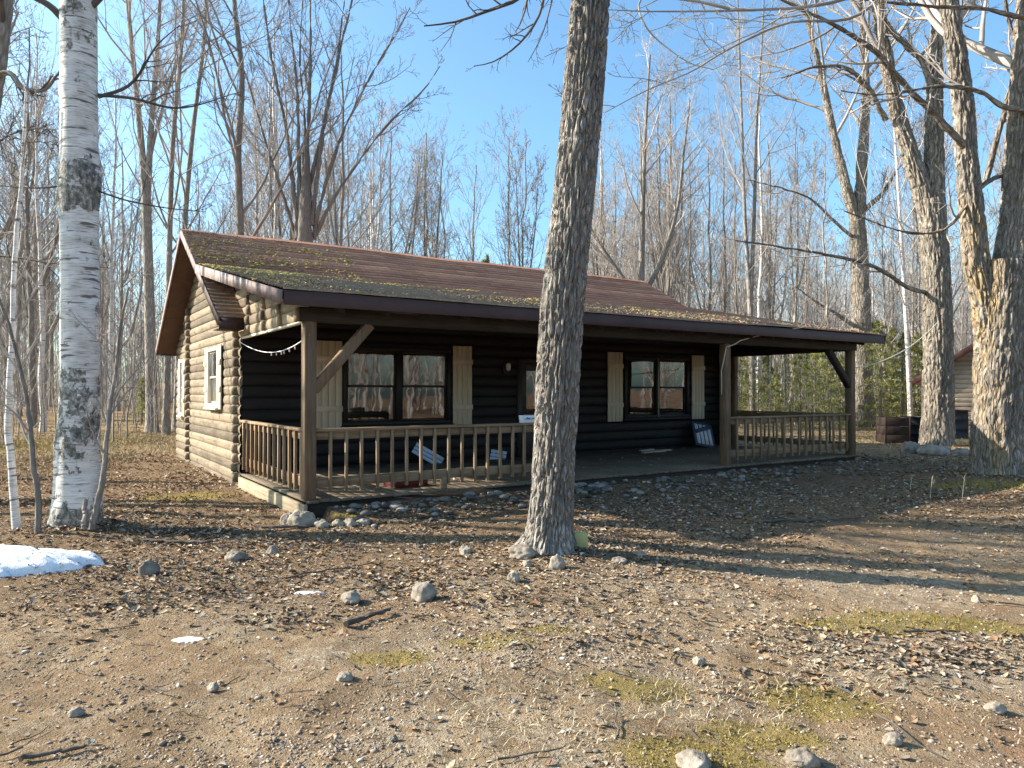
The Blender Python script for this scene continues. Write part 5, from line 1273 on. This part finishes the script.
# leaves
x, y = scatter(230000, 2.4, 34, .78)
n1 = mask_noise(x, y, .7, 61); edge = y-.42*x+n1*3-6.6
dens = np.clip(.16+edge*.30, .06, 1)*np.clip((n1-.22)*3, .1, 1)
dens = np.where(y < 7.2, dens*.75, dens); dens = np.maximum(dens, .5*(np.hypot((x-2.6)/1.2, (y-4.9)/.55) < 1)*(rg.uniform(0, 1, len(x)) < .7))
k = (rg.uniform(0, 1, len(x)) < dens) & ~on_house(x, y) & ((moss_amt(x, y) < .5) | (rg.uniform(0, 1, len(x)) < .25))
x, y = x[k], y[k]
for cx, cy, rr_, nn_ in ((.36, 7.03, .34, 900), (-5.04, 8.31, .42, 1100), (9.1, 13.6, .75, 1100), (-4.6, 6.75, .9, 500)):
    a = rg.uniform(0, 6.28, nn_); q = rr_*(.7+np.abs(rg.normal(0, .35, nn_))); x = np.concatenate([x, cx+q*np.cos(a)]); y = np.concatenate([y, cy+q*np.sin(a)*(.5 if nn_ == 500 else 1)])
P = np.stack([x, y, micro_z(x, y)+.004], -1)
c = pal(len(x), [2.5, 3.5, 2.2, 3.4, 3.2, .9, 2.4], rg)*.88; u, v = to_uv(x, y)
red = (u < 0) & (v > 1.5) & (v < 12) & (u > -5); c[red] = pal(red.sum(), [2, 4, 5, 1, 2, 1, .5], rg)
mb = MB()
# matted drifts
cl = [(7.6, 11.6, 1.5, 700), (6.2, 10.9, 1.0, 350), (2.3, 4.5, .7, 260), (1.6, 4.15, .4, 90), (3.0, 4.9, .6, 160), (-1.5, 5.0, .5, 160), (-1.2, 5.9, .7, 220), (-2.4, 5.6, .6, 200), (-3.3, 6.3, .6, 220), (-2.2, 7.6, .7, 220), (-3.4, 8.2, .7, 260), (-.4, 6.4, .6, 200), (1.3, 7.9, .7, 220)]+[(rg.uniform(-4.5, 4), rg.uniform(4.5, 9), rg.uniform(.2, .5), 70) for _ in range(26)]
for _ in range(60):
    u_, v_ = -rg.uniform(.3, 5.0), rg.uniform(1.0, 12); p_ = W(u_, v_); cl.append((p_.x, p_.y, rg.uniform(.4, .9), 130))
for cx, cy, rr_, nn_ in cl:
    a = rg.uniform(0, 6.28, nn_); q = rr_*np.sqrt(rg.uniform(0, 1, nn_))*rg.uniform(.5, 1.2, nn_); lx_ = cx+q*np.cos(a)*1.3; ly_ = cy+q*np.sin(a)*.7; kk = ~on_house(lx_, ly_); lx_, ly_ = lx_[kk], ly_[kk]
    uq, vq = to_uv(cx, cy); cc = pal(len(lx_), [2, 4, 5, 1.5, 2.5, .5, .8] if (uq < 0 and vq > .5) or cx > 5 else [3, 4, 2.4, 2.8, 2.6, .6, 2.2], rg)*.85
    leaves(mb, np.stack([lx_, ly_, micro_z(lx_, ly_)+.006], -1), np.exp(rg.normal(-3.2, .35, len(lx_))).clip(.015, .08), cc*.82, .3, rg)
leaves(mb, P, np.exp(rg.normal(-3.5, .42, len(x))).clip(.012, .07)*np.clip(.62+y/18, .7, 1.5), c, .2, rg)
if len(snow_bits): leaves(mb, snow_bits+np.array([0, 0, .004]), rg.uniform(.012, .04, len(snow_bits)), pal(len(snow_bits), [2, 3, 3, 2, 4, .5, 1], rg)*.7, .25, rg)
# some leaves on the deck
n = 170; uu = rg.uniform(.1, 12, n); vv = rg.uniform(0, 3.5, n); 
Pd = np.array([W(a, b, .227) for a, b in zip(uu, vv)]); leaves(mb, Pd, rg.uniform(.03, .07, n), pal(n, [3, 3, 2, 2, 2, 1, 1], rg), .3, rg)
tag(mb.build('leaf_litter', LITTER), 'brown fallen leaves carpeting the yard and woodland floor', 'fallen leaves', kind='stuff')
# gravel and crumbs
x, y = scatter(190000, 2.4, 15, 1.0)
n1 = mask_noise(x, y, .9, 71); n2 = mask_noise(x, y, 3.0, 73); edge = y-.42*x+n1*3-6.6
dens = np.clip(1-edge*.35, .18, 1)*np.clip((n1-.25)*2.6, .15, 1)*np.clip((n2-.2)*2.2, .25, 1)
k = (rg.uniform(0, 1, len(x)) < dens) & ~on_house(x, y); x, y = x[k], y[k]; n = len(x)
r = np.clip(np.exp(rg.normal(-5.55, .55, n)), .0022, .02)*np.clip(.75+y/16, .8, 1.5)
q = rg.normal(size=(n, 3, 3)); sc = np.stack([r*rg.uniform(.9, 1.5, n), r*rg.uniform(.7, 1.1, n), r*rg.uniform(.4, .75, n)], -1)
a = rg.uniform(0, 6.28, n); ca, sa = np.cos(a), np.sin(a); jit = 1+rg.uniform(-.28, .28, (n, 12, 1)); V = ICO_V[None]*jit*sc[:, None]
V = np.stack([V[..., 0]*ca[:, None]-V[..., 1]*sa[:, None], V[..., 0]*sa[:, None]+V[..., 1]*ca[:, None], V[..., 2]], -1)+np.stack([x, y, micro_z(x, y)+r*.12], -1)[:, None]
F = (np.arange(n)[:, None, None]*12+ICO_F[None]).reshape(-1, 3); g = rg.uniform(.5, 1.35, (n, 1)); hue = rg.uniform(0, 1, (n, 1))
c = g*(np.array([.27, .235, .20])*(1-hue)+np.array([.30, .21, .13])*hue); bright = rg.uniform(0, 1, n) < .025; c[bright] = np.array([.50, .46, .40])
mb = MB(); mb.add(V.reshape(-1, 3), F, col=np.repeat(np.concatenate([c, np.ones((n, 1))], 1), 12, 0))
tag(mb.build('gravel', PEBBLE), 'loose gravel and earth crumbs on the drive', 'gravel', kind='stuff')
# twigs
x, y = scatter(2600, 2.5, 22, .6); k = ~on_house(x, y, .2); x, y = x[k], y[k]; n = len(x); a = rg.uniform(0, 6.28, n); L = np.exp(rg.normal(-2.35, .5, n)); s = np.linspace(-.5, .5, 5)
P = np.stack([x[:, None]+np.cos(a)[:, None]*L[:, None]*s, y[:, None]+np.sin(a)[:, None]*L[:, None]*s, np.zeros((n, 5))], -1)+rg.normal(0, .022, (n, 5, 3))*L[:, None, None]
P[..., 2] = micro_z(P[..., 0], P[..., 1])+.008+np.abs(rg.normal(0, .012, (n, 1)))+rg.normal(0, .004, (n, 5))
mb = MB(); mb.tubes(P, np.clip(L[:, None]*.018, .0012, .006)*np.linspace(1, .6, 5)[None]*rg.uniform(.7, 1.3, (n, 1)), 4)
tag(mb.build('twigs', TWIG_DARK, None, True), 'small dead twigs scattered over the ground', 'twigs', kind='stuff')
# moss and grass blades
def blades(name, x, y, hgt, wid, cols, lean, label, cat):
    n = len(x); a = rg.uniform(0, 6.28, n); d = np.stack([np.cos(a), np.sin(a), np.zeros(n)], -1); l = rg.normal(0, lean, (n, 2))
    b = np.stack([x, y, micro_z(x, y)-.003], -1); m_ = b+np.stack([l[:, 0]*hgt*.4, l[:, 1]*hgt*.4, hgt*.6], -1); t_ = b+np.stack([l[:, 0]*hgt, l[:, 1]*hgt, hgt*rg.uniform(.6, 1, n)], -1); w = d*wid[:, None]
    V = np.stack([b-w, b+w, m_+w*.7, m_-w*.7, t_], 1); i = np.arange(n)[:, None]*5
    mb = MB(); cc = np.repeat(np.concatenate([cols, np.ones((n, 1))], 1), 5, 0)
    mb.add(V.reshape(-1, 3), i+np.array([0, 1, 2, 3]), col=cc); mb.f.append(i+np.array([3, 2, 4])); mb.v.append(np.zeros((0, 3))); mb.uv.append(None); mb.c.append(np.zeros((0, 4)))
    tag(mb.build(name, BLADE), label, cat, kind='stuff')
x, y = scatter(200000, 2.4, 24, 1.0); m = moss_amt(x, y)*np.clip((mask_noise(x, y, 5, 81)-.36)*6, 0, 1); k = (rg.uniform(0, 1, len(x)) < m) & ~on_house(x, y, .1); x, y = x[k], y[k]; n = len(x)
yy = rg.uniform(0, 1, (n, 1)); blades('moss_tufts', x, y, rg.uniform(.01, .03, n)*np.clip(y/5, .8, 3), rg.uniform(.002, .005, n)*np.clip(y/5, .8, 3), np.array([.12, .095, .022])*(1-yy)+np.array([.29, .22, .05])*yy, .6, 'yellow green moss tufts in patches on the drive', 'moss')
x, y = scatter(110000, 2.5, 12, .9); m = np.clip((mask_noise(x, y, 1.1, 85)-.47)*5, 0, 1)*np.clip(1-np.abs((y-.1*x-4.2)/1.6), .02, 1)*np.clip((x+.9)/1.4, .04, 1)*np.clip((2.4-x)/1.2+.3, .1, 1); k = (rg.uniform(0, 1, len(x)) < m) & ~on_house(x, y, .1); x, y = x[k], y[k]; n = len(x)
yy = rg.uniform(0, 1, (n, 1)); blades('dry_grass', x, y, rg.uniform(.015, .045, n), rg.uniform(.0012, .0028, n), np.array([.30, .235, .14])*(1-yy)+np.array([.52, .45, .32])*yy, 1.1, 'short dead straw coloured grass on the drive', 'dry grass')
x = rg.uniform(-24, -6.0, 30000); y = rg.uniform(12, 32, 30000); k = (x/y > -.85) & ~on_house(x, y, .3) & (mask_noise(x, y, .4, 91) > .45); x, y = x[k], y[k]; n = len(x)
yy = rg.uniform(0, 1, (n, 1)); blades('field_grass', x, y, rg.uniform(.06, .22, n), rg.uniform(.004, .008, n), np.array([.27, .20, .10])*(1-yy)+np.array([.46, .36, .20])*yy, .6, 'dry yellow grass at the edge of the left woods', 'dry grass')
x = rg.uniform(4, 26, 22000); y = rg.uniform(13, 36, 22000); u_, v_ = to_uv(x, y); k = (u_ > 13.2) & (mask_noise(x, y, .4, 93) > .5) & ~((x > 13.8) & (y > 25.4)); x, y = x[k], y[k]; n = len(x)
yy = rg.uniform(0, 1, (n, 1)); blades('yard_grass', x, y, rg.uniform(.03, .12, n), rg.uniform(.003, .007, n), np.array([.24, .19, .09])*(1-yy)+np.array([.44, .34, .19])*yy, .7, 'thin dry grass in the yard right of the cabin', 'dry grass')
# a few standing weed stalks at right
for i, (px, py, h_, lab) in enumerate(((930, 497, .34, 'tall dry weed stalk left of the twin maple'), (962, 500, .38, 'tall dry weed stalk closest to the twin maple'), (910, 488, .24, 'short dry weed stalk left of the other two'))):
    d = 1.6*FPX/(py-392); g = at(px, py, d); b = np.array([g[0], d, T(g[0], d)]); root = tag(empty('weed_stalk', b), lab, 'weed')
    mb = MB(); st_ = spline(np.array([[0, 0, -.02], [.02, 0, h_*.5], [.05, .01, h_]]), 12); mb.tubes(st_, np.linspace(.006, .003, 12), 5); mb.build('stem', WOOD_PALE, root, True)
    mb = MB(); A = kids(np.random.default_rng(i), st_[None], np.full((1, 12), .004), 7, .4, 1, 40, .3, .7, 5, .3, .1, .002); mb.tubes(*A, 3); mb.build('side_stems', WOOD_PALE, root, True)

# ------------------------------------------------------------------ light, sky, camera
AZ = math.atan2(-.995, .10); EL = rad(29.5)
S_ = Vector((math.sin(AZ)*math.cos(EL), math.cos(AZ)*math.cos(EL), math.sin(EL)))
ld = bpy.data.lights.new('sun', 'SUN'); ld.energy = 5.0; ld.angle = rad(.55); ld.color = (1.0, .90, .77)
lo_ = bpy.data.objects.new('sun', ld); COL.objects.link(lo_); lo_.rotation_euler = S_.to_track_quat('Z', 'Y').to_euler()
w = bpy.data.worlds.new('World'); SC.world = w; w.use_nodes = True
bg = w.node_tree.nodes['Background']; sk = w.node_tree.nodes.new('ShaderNodeTexSky'); sk.sky_type = 'NISHITA'; sk.sun_disc = False
sk.sun_elevation = EL; sk.sun_rotation = AZ % (2*math.pi); sk.air_density = 1.0; sk.dust_density = 2.2; sk.ozone_density = 2.6
tint = w.node_tree.nodes.new('ShaderNodeMix'); tint.data_type = 'RGBA'; tint.blend_type = 'MULTIPLY'; tint.inputs[0].default_value = 1; tint.inputs[7].default_value = (.84, 1.10, 1.14, 1)
w.node_tree.links.new(sk.outputs[0], tint.inputs[6]); w.node_tree.links.new(tint.outputs[2], bg.inputs[0]); bg.inputs[1].default_value = .112
cd = bpy.data.cameras.new('camera'); cam = bpy.data.objects.new('camera', cd); COL.objects.link(cam); SC.camera = cam
cam.location = (0, 0, EYE); cam.rotation_euler = (math.pi/2+PITCH, 0, 0)
cd.sensor_width = 36; cd.lens = FPX/1024*36; cd.clip_start = .05; cd.clip_end = 3000
SC.view_settings.view_transform = 'Standard'; SC.view_settings.look = 'None'; SC.view_settings.exposure = 1.36; SC.view_settings.gamma = 1; SC.view_settings.use_curve_mapping = False
SC.render.engine = 'CYCLES'; SC.cycles.max_bounces = 6; SC.cycles.transparent_max_bounces = 12; SC.cycles.use_denoising = True
